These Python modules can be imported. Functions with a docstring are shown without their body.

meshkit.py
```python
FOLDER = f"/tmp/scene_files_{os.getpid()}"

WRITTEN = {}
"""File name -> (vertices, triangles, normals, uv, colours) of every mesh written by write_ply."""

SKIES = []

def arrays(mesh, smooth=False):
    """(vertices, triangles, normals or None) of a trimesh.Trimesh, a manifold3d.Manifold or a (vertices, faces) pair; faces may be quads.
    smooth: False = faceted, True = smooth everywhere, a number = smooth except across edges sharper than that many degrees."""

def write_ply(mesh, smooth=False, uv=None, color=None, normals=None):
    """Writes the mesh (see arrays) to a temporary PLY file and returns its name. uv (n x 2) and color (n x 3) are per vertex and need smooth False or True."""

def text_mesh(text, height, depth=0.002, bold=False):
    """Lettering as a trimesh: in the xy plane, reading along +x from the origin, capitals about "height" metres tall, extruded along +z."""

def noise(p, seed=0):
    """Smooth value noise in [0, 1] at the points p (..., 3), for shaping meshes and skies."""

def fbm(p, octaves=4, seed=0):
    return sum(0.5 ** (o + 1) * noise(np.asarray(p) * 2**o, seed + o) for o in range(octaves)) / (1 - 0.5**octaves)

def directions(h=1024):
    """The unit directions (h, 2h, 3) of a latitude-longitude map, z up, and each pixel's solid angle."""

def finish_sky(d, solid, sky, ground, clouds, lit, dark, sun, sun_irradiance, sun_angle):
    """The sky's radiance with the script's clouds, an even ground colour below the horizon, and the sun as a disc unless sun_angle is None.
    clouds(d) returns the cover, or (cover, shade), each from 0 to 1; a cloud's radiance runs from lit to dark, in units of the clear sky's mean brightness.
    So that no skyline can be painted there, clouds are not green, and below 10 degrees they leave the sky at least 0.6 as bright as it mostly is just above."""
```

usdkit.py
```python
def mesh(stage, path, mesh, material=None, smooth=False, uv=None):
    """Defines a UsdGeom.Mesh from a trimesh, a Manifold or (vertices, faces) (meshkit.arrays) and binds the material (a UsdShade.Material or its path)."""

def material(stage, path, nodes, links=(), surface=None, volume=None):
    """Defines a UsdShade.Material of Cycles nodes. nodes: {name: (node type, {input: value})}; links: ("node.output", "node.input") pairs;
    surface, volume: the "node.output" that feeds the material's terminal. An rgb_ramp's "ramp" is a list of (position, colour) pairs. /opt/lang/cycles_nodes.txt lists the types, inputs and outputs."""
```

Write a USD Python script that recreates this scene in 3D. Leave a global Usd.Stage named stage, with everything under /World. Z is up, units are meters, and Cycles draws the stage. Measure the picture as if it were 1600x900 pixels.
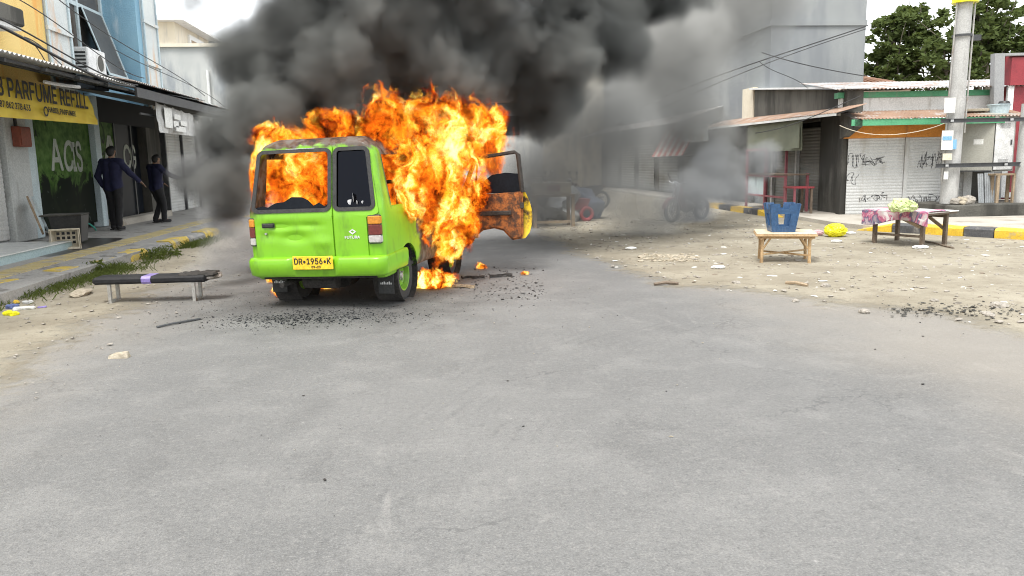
import math, random, numpy as np, trimesh, manifold3d, shapely, usdkit, meshkit
from shapely.geometry import Polygon, box as sbox, LineString, Point
from trimesh.transformations import rotation_matrix, translation_matrix
from pxr import Usd, UsdGeom, UsdLux, UsdShade, Gf, Sdf, Vt

# ------------------------------------------------------------------ stage, camera, light
stage = Usd.Stage.CreateInMemory()
UsdGeom.SetStageUpAxis(stage, 'Z')
UsdGeom.Xform.Define(stage, '/World')
LOOKS = '/World/Looks'
F = 1232.0; EYE = 1.57
PITCH, YAW, ROLL = math.radians(9.13), math.radians(6.0), math.radians(1.2)
fw = np.array([math.sin(YAW)*math.cos(PITCH), math.cos(YAW)*math.cos(PITCH), -math.sin(PITCH)])
rt = np.array([math.cos(YAW), -math.sin(YAW), 0]); up = np.cross(rt, fw)
rt, up = rt*math.cos(ROLL)-up*math.sin(ROLL), up*math.cos(ROLL)+rt*math.sin(ROLL)
EYEP = np.array([0, 0, EYE])
cam = UsdGeom.Camera.Define(stage, '/World/camera')
cam.AddTransformOp().Set(Gf.Matrix4d(*rt, 0, *up, 0, *(-fw), 0, 0, 0, EYE, 1))
cam.CreateHorizontalApertureAttr(36.0); cam.CreateFocalLengthAttr(36*F/1600)
cam.CreateExposureAttr(1.6)
SUN_AZ, SUN_EL = math.radians(215), math.radians(62)          # azimuth from +y towards +x
usdkit.material(stage, LOOKS+'/sky', {
    't': ('sky_texture', dict(sky_type='single_scattering', sun_disc=False, sun_elevation=SUN_EL, sun_rotation=SUN_AZ)),
    'tc': ('texture_coordinate', {}),
    'n': ('noise_texture', dict(scale=2.2, detail=4, roughness=.55)),
    'r': ('rgb_ramp', {'ramp': [(.3, (5.1, 5.25, 5.4)), (.7, (6.6, 6.65, 6.6))]}),
    'm': ('mix', dict(fac=.93)), 'b': ('background_shader', dict(strength=.1))},
    [('tc.generated', 'n.vector'), ('n.fac', 'r.fac'), ('t.color', 'm.color1'), ('r.color', 'm.color2'), ('m.color', 'b.color')], surface='b.background')
dome = UsdLux.DomeLight.Define(stage, '/World/sky')
UsdShade.MaterialBindingAPI.Apply(dome.GetPrim()).Bind(UsdShade.Material.Get(stage, LOOKS+'/sky'))
sun = UsdLux.DistantLight.Define(stage, '/World/sun')
sun.CreateNormalizeAttr(True); sun.CreateIntensityAttr(.38); sun.CreateAngleAttr(24.0); sun.CreateColorAttr(Gf.Vec3f(1, .97, .92))
sd = np.array([math.sin(SUN_AZ)*math.cos(SUN_EL), math.cos(SUN_AZ)*math.cos(SUN_EL), math.sin(SUN_EL)])
_x = np.cross([0, 0, 1], sd); _x /= np.linalg.norm(_x); _y = np.cross(sd, _x)
sun.AddTransformOp().Set(Gf.Matrix4d(*_x, 0, *_y, 0, *sd, 0, 0, 0, 0, 1))

# ------------------------------------------------------------------ where a viewing ray meets a plane of the place
def ray(px, py): return fw+rt*(px-800)/F-up*(py-450)/F
def gz(px, py, z=0.0): r = ray(px, py); return EYEP+r*(z-EYE)/r[2]
def gx(px, py, x): r = ray(px, py); return EYEP+r*x/r[0]
def gy(px, py, y): r = ray(px, py); return EYEP+r*y/r[1]
def gd(px, py, d): return EYEP+ray(px, py)*d

# ------------------------------------------------------------------ helpers
used = {}
def numbered(parent, name):
    k = used.get((parent, name), -1)+1; used[(parent, name)] = k
    return name if k == 0 else f'{name}_{k:03d}'
def tagp(p, label=None, cat=None, group=None, kind=None):
    for k, v in (('label', label), ('category', cat), ('group', group), ('kind', kind)):
        if v: p.SetCustomDataByKey(k, v)
class T:                                             # a thing or a holder: path plus its placement
    def __init__(s, path, M): s.path, s.M = path, M
def frame(loc=(0, 0, 0), rz=0.0, s=1.0):
    m = rotation_matrix(rz, [0, 0, 1]); m[:3, :3] *= s; m[:3, 3] = loc; return m
def thing(name, label, cat, loc=(0, 0, 0), rz=0.0, group=None, s=1.0, kind=None):
    path = '/World/'+numbered('/World', name); x = UsdGeom.Xform.Define(stage, path)
    m = frame(loc, rz, s); x.AddTransformOp().Set(Gf.Matrix4d(*m.T.ravel().tolist()))
    tagp(x.GetPrim(), label, cat, group, kind); t = T(path, m); t.label = label; t.cat = cat; t.group = group; return t
def copy(src, label, loc, rz=0.0, s=1.0, group=None):
    t = thing(src.path.split('/')[-1].rstrip('0123456789').rstrip('_'), label, src.cat, loc, rz, group or src.group, s)
    p = stage.GetPrimAtPath(t.path); p.GetReferences().AddInternalReference(Sdf.Path(src.path)); p.SetInstanceable(True); return t
def tm(m):
    if hasattr(m, 'to_mesh'):
        k = m.to_mesh(); return trimesh.Trimesh(k.vert_properties[:, :3], k.tri_verts, process=False)
    return m
def part(parent, name, mesh, mat, world=False, smooth=False, label=None, kind=None):
    if isinstance(mesh, list): mesh = trimesh.util.concatenate([tm(m) for m in mesh])
    mesh = tm(mesh)
    M = np.eye(4) if parent is None else parent.M
    if world:
        mesh = mesh.copy(); mesh.apply_transform(np.linalg.inv(M))
    base = '/World' if parent is None else parent.path
    path = base+'/'+numbered(base, name)
    g = usdkit.mesh(stage, path, mesh, LOOKS+'/'+mat, smooth=smooth)
    tagp(g.GetPrim(), label, None, None, kind)
    return T(path, M)
def single(name, mesh, mat, label=None, cat=None, group=None, kind=None, smooth=False):
    t = part(None, name, mesh, mat, smooth=smooth); tagp(stage.GetPrimAtPath(t.path), label, cat, group, kind); return t
def struct(name, mesh, mat, label=None, smooth=False): return single(name, mesh, mat, label, None, None, 'structure', smooth)

def bx(x0, x1, y0, y1, z0, z1, ch=0.0):
    if ch:
        m = manifold3d.Manifold.hull_points(np.array([(a, b, c) for X, Y, Z in (((x0, x1), (y0+ch, y1-ch), (z0+ch, z1-ch)), ((x0+ch, x1-ch), (y0, y1), (z0+ch, z1-ch)), ((x0+ch, x1-ch), (y0+ch, y1-ch), (z0, z1))) for a in X for b in Y for c in Z], np.float64))
        return tm(m)
    return trimesh.creation.box(bounds=[(min(x0, x1), min(y0, y1), min(z0, z1)), (max(x0, x1), max(y0, y1), max(z0, z1))])
def hull(pts): return tm(manifold3d.Manifold.hull_points(np.asarray(pts, np.float64)))
def rod(a, b, r, n=8, r2=None):
    a, b = np.array(a, float), np.array(b, float); d = b-a; L = np.linalg.norm(d)
    if r2 is None: m = trimesh.creation.cylinder(r, L, sections=n)
    else:
        k = manifold3d.Manifold.cylinder(L, r, r2, n); m = tm(k); m.apply_translation((0, 0, -L/2))
    m.apply_transform(trimesh.geometry.align_vectors([0, 0, 1], d/L)); m.apply_translation((a+b)/2); return m
def beam(a, b, w, h, upv=(0, 0, 1)):
    a, b = np.array(a, float), np.array(b, float); d = b-a; L = np.linalg.norm(d); d = d/L
    s = np.cross(d, upv); s /= np.linalg.norm(s); u = np.cross(s, d)
    m = trimesh.creation.box((L, w, h)); R = np.eye(4); R[:3, 0], R[:3, 1], R[:3, 2], R[:3, 3] = d, s, u, (a+b)/2
    m.apply_transform(R); return m
def tube(pts, r, n=6):
    pts = np.asarray(pts, float); out = []; t = np.gradient(pts, axis=0); t /= np.linalg.norm(t, axis=1)[:, None]
    ref = np.array([0.3, 0.2, 1.0]) if abs(t[:, 2]).mean() < .8 else np.array([1.0, .2, 0])
    s = np.cross(t, ref); s /= np.linalg.norm(s, axis=1)[:, None]; u = np.cross(s, t)
    rr = np.broadcast_to(np.asarray(r, float), (len(pts),))
    a = np.arange(n)*2*math.pi/n
    v = (pts[:, None]+rr[:, None, None]*(np.cos(a)[None, :, None]*s[:, None]+np.sin(a)[None, :, None]*u[:, None])).reshape(-1, 3)
    f = []
    for i in range(len(pts)-1):
        for j in range(n):
            p, q = i*n+j, i*n+(j+1) % n; f += [(p, p+n, q), (q, p+n, q+n)]
    v = np.vstack([v, pts[:1], pts[-1:]]); c0, c1 = len(v)-2, len(v)-1; e = (len(pts)-1)*n
    for j in range(n): f += [(c0, j, (j+1) % n), (c1, e+(j+1) % n, e+j)]
    return trimesh.Trimesh(v, f, process=False)
def spline(pts, n=24):
    from scipy.interpolate import CubicSpline
    pts = np.asarray(pts, float); s = np.r_[0, np.cumsum(np.linalg.norm(np.diff(pts, axis=0), axis=1))]
    return CubicSpline(s, pts)(np.linspace(0, s[-1], n))
def lathe(prof, n=24):                                # (r, z) profile about z
    return trimesh.creation.revolve(np.asarray(prof, float), sections=n)
def place(m, o, xd, yd):                              # mesh in xy to a plane of the place
    xd, yd = np.array(xd, float), np.array(yd, float); R = np.eye(4); R[:3, 0], R[:3, 1], R[:3, 2], R[:3, 3] = xd, yd, np.cross(xd, yd), o
    m = m.copy(); m.apply_transform(R); return m
def prism(poly, th):
    return trimesh.creation.extrude_polygon(poly, th, engine='earcut')
def grid(nx, ny, fn):
    a, b = np.meshgrid(np.linspace(0, 1, nx), np.linspace(0, 1, ny), indexing='ij')
    v = np.array(fn(a.ravel(), b.ravel()), float).T; f = []
    for i in range(nx-1):
        for j in range(ny-1):
            p = i*ny+j; f += [(p, p+ny, p+ny+1), (p, p+ny+1, p+1)]
    return trimesh.Trimesh(v, f, process=False)
def solid(m, off):                                    # thickens an open sheet
    off = np.asarray(off, float); v = np.vstack([m.vertices, m.vertices+off]); n = len(m.vertices)
    e = np.sort(m.edges, axis=1); uq, idx, ct = np.unique(e, axis=0, return_index=True, return_counts=True)
    bd = m.edges[idx[ct == 1]]; f = [*m.faces.tolist(), *(m.faces[:, ::-1]+n).tolist()]
    for a, b in bd: f += [(b, a, a+n), (b, a+n, b+n)]
    t = trimesh.Trimesh(v, f, process=False); t.fix_normals(); return t
def corr(p00, du, dv, off, waves, amp=.012, per=6, nv=6, sag=0.0, seed=0, th=.004):   # corrugated sheet: waves run across du
    p00, du, dv, off = (np.array(q, float) for q in (p00, du, dv, off)); nu = waves*per+1
    rng = np.random.default_rng(seed); ph = rng.uniform(0, 6)
    def fn(a, b):
        h = amp*np.sin(a*waves*2*math.pi)+sag*np.sin(a*5+ph)*np.sin(b*3+ph*2)
        return (p00[:, None]+du[:, None]*a+dv[:, None]*b+off[:, None]*h)
    return solid(grid(nu, nv, fn), off*th)
def rock(r, seed, sq=(1, 1, .7), sub=2, rough=.45):
    m = trimesh.creation.icosphere(sub, 1.0); v = m.vertices
    k = meshkit.fbm(v*1.6+seed*13.7, 3, seed)-.5; q = np.round(v*1.7+.31)/1.7-v
    m.vertices = (v*(1+rough*k[:, None]*2)+q*.12)*np.array(sq)*r; m.apply_transform(rotation_matrix(seed*1.7, [0, 0, 1])); return m

# ------------------------------------------------------------------ materials
class G:
    def __init__(s): s.n = {}; s.l = []; s.k = 0
    def add(s, t, inp=None, **links):
        s.k += 1; nm = f'n{s.k}'; s.n[nm] = (t, inp or {})
        for a, b in links.items(): s.l.append((b, f'{nm}.{a}'))
        return nm
    def math(s, op, a, b=None, c=None, clamp=False):
        inp = {'math_type': op}; lk = {}
        if clamp: inp['use_clamp'] = True
        for key, x in (('value1', a), ('value2', b), ('value3', c)):
            if x is None: continue
            if isinstance(x, str): lk[key] = x
            else: inp[key] = float(x)
        return s.add('math', inp, **lk)+'.value'
    def vm(s, op, a, b=None, out='vector', scale=None):
        inp = {'math_type': op}; lk = {}
        for key, x in (('vector1', a), ('vector2', b)):
            if x is None: continue
            if isinstance(x, str): lk[key] = x
            else: inp[key] = tuple(map(float, x))
        if scale is not None: inp['scale'] = scale
        return s.add('vector_math', inp, **lk)+'.'+out
    def noise(s, pos, scale, detail=3, rough=.55, dist=0.0, out='fac'):
        return s.add('noise_texture', dict(scale=scale, detail=detail, roughness=rough, distortion=dist), vector=pos)+'.'+out
    def ramp(s, fac, stops): return s.add('rgb_ramp', {'ramp': stops}, fac=fac)+'.color'
    def step(s, x, lo, hi): return s.add('map_range', dict(range_type='smoothstep', from_min=lo, from_max=hi, to_min=0., to_max=1., clamp=True), value=x)+'.result'
    def mixc(s, fac, a, b, mode='mix'):
        inp = {'mix_type': mode}; lk = {}
        for key, x in (('fac', fac), ('color1', a), ('color2', b)):
            if isinstance(x, str): lk[key] = x
            else: inp[key] = x
        return s.add('mix', inp, **lk)+'.color'
    def pos(s): return s.add('geometry')+'.position'
    def obj(s): return s.add('texture_coordinate')+'.object'
    def xyz(s, v):
        k = s.add('separate_xyz', vector=v); return k+'.x', k+'.y', k+'.z'
    def done(s, name, color, rough=.7, bumph=None, bs=.3, bd=.01, **kw):
        inp = dict(kw); lk = {}
        if isinstance(color, str): lk['base_color'] = color
        else: inp['base_color'] = color
        if isinstance(rough, str): lk['roughness'] = rough
        else: inp['roughness'] = rough
        if bumph: lk['normal'] = s.add('bump', dict(strength=bs, distance=bd), height=bumph)+'.normal'
        p = s.add('principled_bsdf', inp, **lk)
        return usdkit.material(stage, LOOKS+'/'+name, s.n, s.l, surface=p+'.BSDF')
def worn(name, c1, c2, scale=3.0, rough=.75, bump=.25, bd=.01, stain=None, stain_amt=.5, streak=True, coord='pos', fine=40.0, **kw):
    """Mottled surface with optional run-down stains of a colour of their own."""
    g = G(); p = g.pos() if coord == 'pos' else g.obj()
    n = g.noise(p, scale, 5, .62); c = g.ramp(g.step(n, .3, .7), [c1, c2])
    fi = g.noise(p, fine, 3, .6)
    c = g.mixc(.35, c, g.ramp(g.step(fi, .3, .7), [tuple(.6*x for x in c1), tuple(min(1, 1.25*x) for x in c2)]))
    if stain:
        q = g.vm('multiply', p, (1, 1, .22 if streak else 1)); s1 = g.noise(q, scale*1.7, 5, .65)
        s2 = g.math('multiply', g.step(s1, .62-stain_amt*.25, .78-stain_amt*.2), .85); c = g.mixc(s2, c, stain)
    h = g.math('add', g.math('multiply', n, .6), g.math('multiply', fi, .4))
    return g.done(name, c, rough, h, bump, bd, **kw)
def plain(name, c, rough=.6, **kw):
    v = .82; worn(name, tuple(x*v for x in c), tuple(min(1, x*1.12) for x in c), 6.0, rough, .12, .004, **kw)

# road: worn dusty asphalt
g = G(); p = g.pos()
big = g.noise(p, .35, 4, .6); mid = g.noise(p, 2.2, 5, .62); agg = g.noise(p, 95, 3, .7); vor = g.add('voronoi_texture', dict(scale=140.), vector=p)+'.distance'
c = g.ramp(g.step(big, .3, .7), [(.132, .132, .130), (.172, .171, .167)])
c = g.mixc(g.math('multiply', g.step(mid, .46, .72), .45), c, (.225, .222, .214))
sc = g.noise(g.vm('multiply', p, (3.2, 1.0, 1)), .9, 5, .66, 1.2); c = g.mixc(g.math('multiply', g.step(sc, .62, .74), .35), c, (.30, .29, .275))      # pale scuffs
dk = g.noise(g.vm('multiply', p, (1.0, .7, 1)), 1.1, 6, .7, .8); c = g.mixc(g.math('multiply', g.step(dk, .53, .70), .38), c, (.088, .088, .087))
ra_ = g.vm('length', g.vm('subtract', p, (6.0, 2.2, 0)), out='value'); ar = g.math('multiply', g.step(g.math('sine', g.math('multiply', ra_, 52.)), .2, .9), g.math('multiply', g.step(g.math('absolute', g.math('subtract', ra_, 6.3)), .75, .2), g.step(g.noise(p, 1.3, 4, .6), .48, .62)))
c = g.mixc(g.math('multiply', ar, .28), c, (.085, .085, .085))
sc2 = g.noise(g.vm('multiply', g.vm('add', p, g.vm('scale', g.noise(p, .6, 2, .5, 0, 'color'), scale=2.)), (1, 9, 1)), 1.4, 3, .6); c = g.mixc(g.math('multiply', g.math('multiply', g.step(sc2, .70, .77), g.step(big, .45, .6)), .4), c, (.33, .325, .31))
m2_ = g.noise(p, 30, 4, .7); c = g.mixc(g.math('multiply', g.step(m2_, .5, .68), .38), c, (.24, .236, .226)); c = g.mixc(g.math('multiply', g.step(m2_, .47, .32), .42), c, (.078, .078, .077))
m3_ = g.noise(p, 7.5, 5, .7); c = g.mixc(g.math('multiply', g.step(m3_, .54, .70), .30), c, (.235, .23, .218)); c = g.mixc(g.math('multiply', g.step(m3_, .44, .30), .30), c, (.088, .087, .085))
sp = g.noise(p, 14, 2, .5); c = g.mixc(g.math('multiply', g.step(sp, .74, .80), .4), c, (.42, .41, .39))                                              # chips of pale grit
c = g.mixc(g.math('multiply', g.step(agg, .5, .72), .5), c, (.30, .295, .285)); c = g.mixc(g.math('multiply', g.step(agg, .5, .28), .55), c, (.07, .07, .07))
cw = g.add('voronoi_texture', dict(feature='distance_to_edge', scale=.55), vector=g.vm('add', p, g.vm('scale', g.noise(p, 1.1, 5, .7, 0, 'color'), scale=1.3)))+'.distance'
ckm = g.math('multiply', g.step(cw, .010, .003), g.step(g.noise(p, .5, 2), .50, .6)); c = g.mixc(g.math('multiply', ckm, .45), c, (.07, .07, .07))
x_, y_, z_ = g.xyz(p); edge = g.math('add', g.math('absolute', g.math('subtract', x_, .2)), g.math('multiply', g.noise(p, .8, 5, .65), 1.9))
c = g.mixc(g.math('multiply', g.step(edge, 3.2, 5.2), .42), c, (.31, .275, .225))
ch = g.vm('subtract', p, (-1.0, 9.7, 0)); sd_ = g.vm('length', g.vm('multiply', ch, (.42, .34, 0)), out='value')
so = g.math('add', sd_, g.math('multiply', g.noise(p, 1.4, 5, .65), 1.1)); c = g.mixc(g.math('multiply', g.step(so, 1.55, .7), .78), c, (.045, .043, .042))   # dark ragged patch on the road around the van
hb = g.math('add', g.math('multiply', agg, .7), g.math('add', g.math('multiply', vor, .5), g.math('multiply', mid, .6)))
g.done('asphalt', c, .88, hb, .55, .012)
# dirt
g = G(); p = g.pos()
a = g.noise(p, .9, 5, .62); b = g.noise(p, 6, 5, .65); f2 = g.noise(p, 70, 3, .65)
c = g.ramp(g.step(a, .3, .72), [(.225, .197, .145), (.335, .303, .235)]); c = g.mixc(g.math('multiply', g.step(b, .5, .70), .68), c, (.175, .145, .105))
c = g.mixc(g.math('multiply', g.step(f2, .55, .75), .4), c, (.40, .37, .32)); c = g.mixc(g.math('multiply', g.step(f2, .45, .25), .45), c, (.13, .105, .08))
lt = g.noise(p, 9, 3, .6, 1.0); c = g.mixc(g.math('multiply', g.step(lt, .68, .72), .5), c, (.1, .075, .055))
db = g.add('bump', dict(strength=.7, distance=.03), height=g.math('add', g.math('multiply', b, .7), g.math('multiply', f2, .5)))
rim = g.add('attribute', dict(attribute='rim'))+'.fac'; al = g.step(g.math('add', rim, g.math('add', g.math('multiply_add', b, 1.1, -.55), g.math('multiply_add', f2, .5, -.25))), -.22, .38)
pb = g.add('principled_bsdf', dict(roughness=.95), base_color=c, normal=db+'.normal'); tb = g.add('transparent_bsdf'); mx = g.add('mix_closure', closure1=tb+'.BSDF', closure2=pb+'.BSDF', fac=al)
usdkit.material(stage, LOOKS+'/dirt', g.n, g.l, surface=mx+'.closure')
worn('terrain_soil', (.2, .18, .14), (.26, .23, .18), .4, .95, .3)
worn('pavement_grey', (.27, .265, .25), (.36, .35, .33), 1.4, .85, .3, .006, stain=(.10, .09, .08), stain_amt=.35, streak=False)
worn('pavement_sand', (.36, .33, .28), (.45, .42, .37), 1.1, .9, .3, .006, stain=(.22, .18, .13), stain_amt=.4, streak=False)
worn('wet_patch', (.03, .028, .025), (.06, .055, .05), 3, .35, .2, .004)
worn('kerb_yellow', (.52, .37, .06), (.62, .46, .09), 3, .75, .35, .008, stain=(.30, .29, .26), stain_amt=.62, streak=False)
worn('kerb_amber', (.60, .38, .03), (.68, .45, .04), 3, .7, .3, .006, stain=(.35, .3, .2), stain_amt=.3, streak=False)
worn('kerb_grey', (.19, .19, .19), (.3, .3, .29), 3, .85, .35, .008, stain=(.4, .38, .34), stain_amt=.5, streak=False)
worn('kerb_black', (.045, .046, .05), (.09, .09, .095), 3, .75, .3, .006, stain=(.25, .23, .2), stain_amt=.35, streak=False)
worn('tactile_yellow', (.42, .34, .15), (.5, .41, .2), 2, .85, .3, .006, stain=(.3, .29, .27), stain_amt=.6, streak=False)
worn('tile_blue', (.28, .38, .4), (.36, .46, .47), 3, .35, .1, .003)
worn('tile_white', (.55, .57, .56), (.66, .68, .67), 3, .3, .1, .003)
worn('wall_yellow', (.70, .47, .14), (.78, .58, .22), 1.2, .85, .2, stain=(.72, .34, .07), stain_amt=.35)
worn('wall_blue', (.17, .33, .45), (.27, .46, .57), .9, .8, .2, stain=(.62, .7, .72), stain_amt=.28)
worn('wall_pale', (.52, .56, .56), (.66, .69, .67), 1.1, .85, .2, stain=(.62, .38, .2), stain_amt=.5)
worn('wall_weathered', (.38, .39, .38), (.56, .56, .53), .55, .9, .3, stain=(.22, .24, .26), stain_amt=.75)
worn('wall_cream', (.60, .54, .42), (.70, .64, .52), .8, .85, .2, stain=(.4, .38, .34), stain_amt=.5)
worn('concrete_wall', (.22, .238, .245), (.31, .325, .325), .35, .9, .3, stain=(.19, .205, .22), stain_amt=.85)
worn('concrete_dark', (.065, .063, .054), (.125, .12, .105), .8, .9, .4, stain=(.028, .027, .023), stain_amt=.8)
worn('concrete_pole', (.36, .36, .35), (.47, .47, .455), 1.4, .85, .35, .006, stain=(.26, .25, .24), stain_amt=.5)
worn('white_paint', (.62, .63, .61), (.74, .74, .72), 2, .7, .15, stain=(.42, .4, .36), stain_amt=.3)
worn('white_blue', (.42, .52, .56), (.55, .64, .66), 1.5, .7, .15, stain=(.3, .36, .4), stain_amt=.4)
worn('green_paint', (.06, .27, .13), (.1, .36, .19), 2, .6, .15, stain=(.2, .25, .2), stain_amt=.3)
worn('orange_paint', (.62, .22, .03), (.72, .3, .05), 2, .7, .15, stain=(.35, .16, .06), stain_amt=.3)
worn('booth_grey', (.25, .255, .26), (.31, .315, .32), 2, .6, .1)
worn('red_paint', (.20, .02, .03), (.30, .035, .045), 1.5, .5, .1, stain=(.12, .02, .02), stain_amt=.3)
worn('pink_paint', (.22, .06, .075), (.30, .10, .115), 3, .6, .1)
worn('tin_roof', (.33, .34, .35), (.50, .51, .51), 1.6, .55, .15, stain=(.26, .13, .07), stain_amt=.7, streak=False)
worn('tin_rust', (.22, .13, .085), (.36, .24, .17), 1.6, .75, .2, stain=(.42, .41, .4), stain_amt=.45, streak=False)
worn('tin_white', (.6, .61, .61), (.74, .74, .74), 2.4, .5, .15, stain=(.3, .26, .22), stain_amt=.35, streak=False)
worn('tin_zinc', (.36, .38, .39), (.5, .52, .53), 3, .4, .1, metallic=.4)
worn('shutter_grey', (.50, .51, .50), (.60, .605, .595), 1.2, .55, .12, stain=(.38, .36, .32), stain_amt=.4)
worn('shutter_dark', (.13, .13, .115), (.19, .187, .172), 1.2, .6, .12, stain=(.13, .12, .1), stain_amt=.5)
worn('cabinet_grey', (.33, .325, .28), (.40, .395, .35), 1.5, .5, .08, stain=(.38, .36, .3), stain_amt=.3)
worn('roof_tile', (.26, .14, .09), (.36, .21, .14), 3, .85, .3)
worn('steel_dark', (.035, .037, .04), (.07, .073, .077), 4, .55, .15)
worn('charred', (.012, .011, .010), (.045, .040, .036), 5, .85, .4, coord='obj')
worn('char_rust', (.14, .040, .010), (.40, .14, .03), 5, .75, .35, coord='obj', stain=(.02, .015, .012), stain_amt=.9, streak=False)
worn('rubber', (.022, .022, .022), (.045, .045, .044), 6, .8, .2, coord='obj')
worn('bamboo', (.36, .235, .115), (.50, .35, .19), 5, .6, .2, .004, stain=(.2, .12, .055), stain_amt=.35)
worn('table_top', (.56, .45, .30), (.66, .56, .41), 5, .65, .2, .004, stain=(.36, .25, .14), stain_amt=.35)
worn('old_wood', (.10, .075, .055), (.19, .145, .105), 5, .8, .3, .005)
worn('raw_wood', (.26, .19, .12), (.36, .28, .19), 5, .8, .3, .005)
worn('plastic_blue', (.020, .060, .145), (.035, .095, .205), 5, .35, .06, stain=(.1, .16, .26), stain_amt=.3)
worn('plastic_yellow', (.78, .70, .01), (.88, .80, .02), 5, .35, .1)
worn('plastic_pink', (.52, .3, .33), (.62, .4, .42), 5, .45, .1)
worn('plastic_white', (.66, .66, .64), (.78, .78, .76), 5, .5, .1)
worn('plastic_cream', (.58, .52, .40), (.66, .6, .48), 5, .5, .1)
worn('plastic_black', (.018, .018, .018), (.035, .035, .035), 5, .5, .1)
worn('vinyl_black', (.012, .012, .013), (.024, .024, .026), 7, .6, .25, .006, specular_ior_level=.2)
worn('pillar_white_shaded', (.40, .42, .42), (.52, .54, .53), 1.5, .75, .15, stain=(.27, .27, .25), stain_amt=.45)  # darker copy of white_paint, awning shade put into the colour, plus stains
worn('tape_purple', (.19, .14, .38), (.25, .20, .46), 7, .4, .1)
worn('foam_burnt', (.10, .08, .07), (.42, .38, .35), 14, .95, .6, .02)
worn('galv_pipe', (.34, .33, .31), (.46, .45, .42), 6, .45, .15, metallic=.5, stain=(.2, .13, .08), stain_amt=.4)
worn('stone_pale', (.29, .25, .18), (.42, .37, .29), 9, .9, .4, .01)
worn('stone_grey', (.22, .20, .17), (.36, .33, .29), 9, .9, .4, .01)
worn('paper_white', (.66, .66, .63), (.78, .78, .75), 5, .9, .1)
worn('paper_blue', (.16, .36, .55), (.22, .42, .62), 5, .8, .1)
worn('leaf_green', (.035, .075, .018), (.085, .14, .035), 1.2, .55, .1, coord='pos')
worn('bark', (.10, .085, .065), (.18, .155, .12), 6, .9, .4, .01)
worn('grass_green', (.055, .095, .02), (.15, .17, .05), 3, .8, .1)
worn('cabbage', (.33, .43, .15), (.60, .66, .36), 14, .6, .3, .008)
worn('skin', (.20, .115, .075), (.25, .15, .10), 9, .6, .1)
worn('cloth_navy', (.007, .008, .034), (.011, .013, .050), 9, .85, .2, .004)
worn('cloth_black', (.010, .010, .012), (.02, .02, .022), 9, .9, .2, .004)
plain('hair_black', (.012, .011, .010)); plain('cable_black', (.02, .02, .021)); plain('letter_white', (.33, .36, .31)); plain('letter_black', (.02, .019, .017))
plain('graffiti_black', (.07, .07, .072)); plain('plate_yellow', (.80, .52, .02)); plain('box_red', (.22, .06, .035)); plain('hose_green', (.05, .32, .25)); plain('white_enamel', (.72, .73, .72))
plain('lens_amber', (.55, .22, .02), .25); plain('lens_red', (.13, .022, .018), .25); plain('lens_clear', (.42, .40, .38), .2); plain('sticker', (.6, .6, .6)); plain('dark_void', (.012, .012, .013), .8)
plain('litter_blue', (.12, .16, .36)); plain('cart_red', (.35, .05, .06)); plain('bike_black', (.03, .03, .032), .4); plain('chrome', (.5, .5, .5), .25, metallic=.8); plain('far_blue', (.16, .2, .28))
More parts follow.
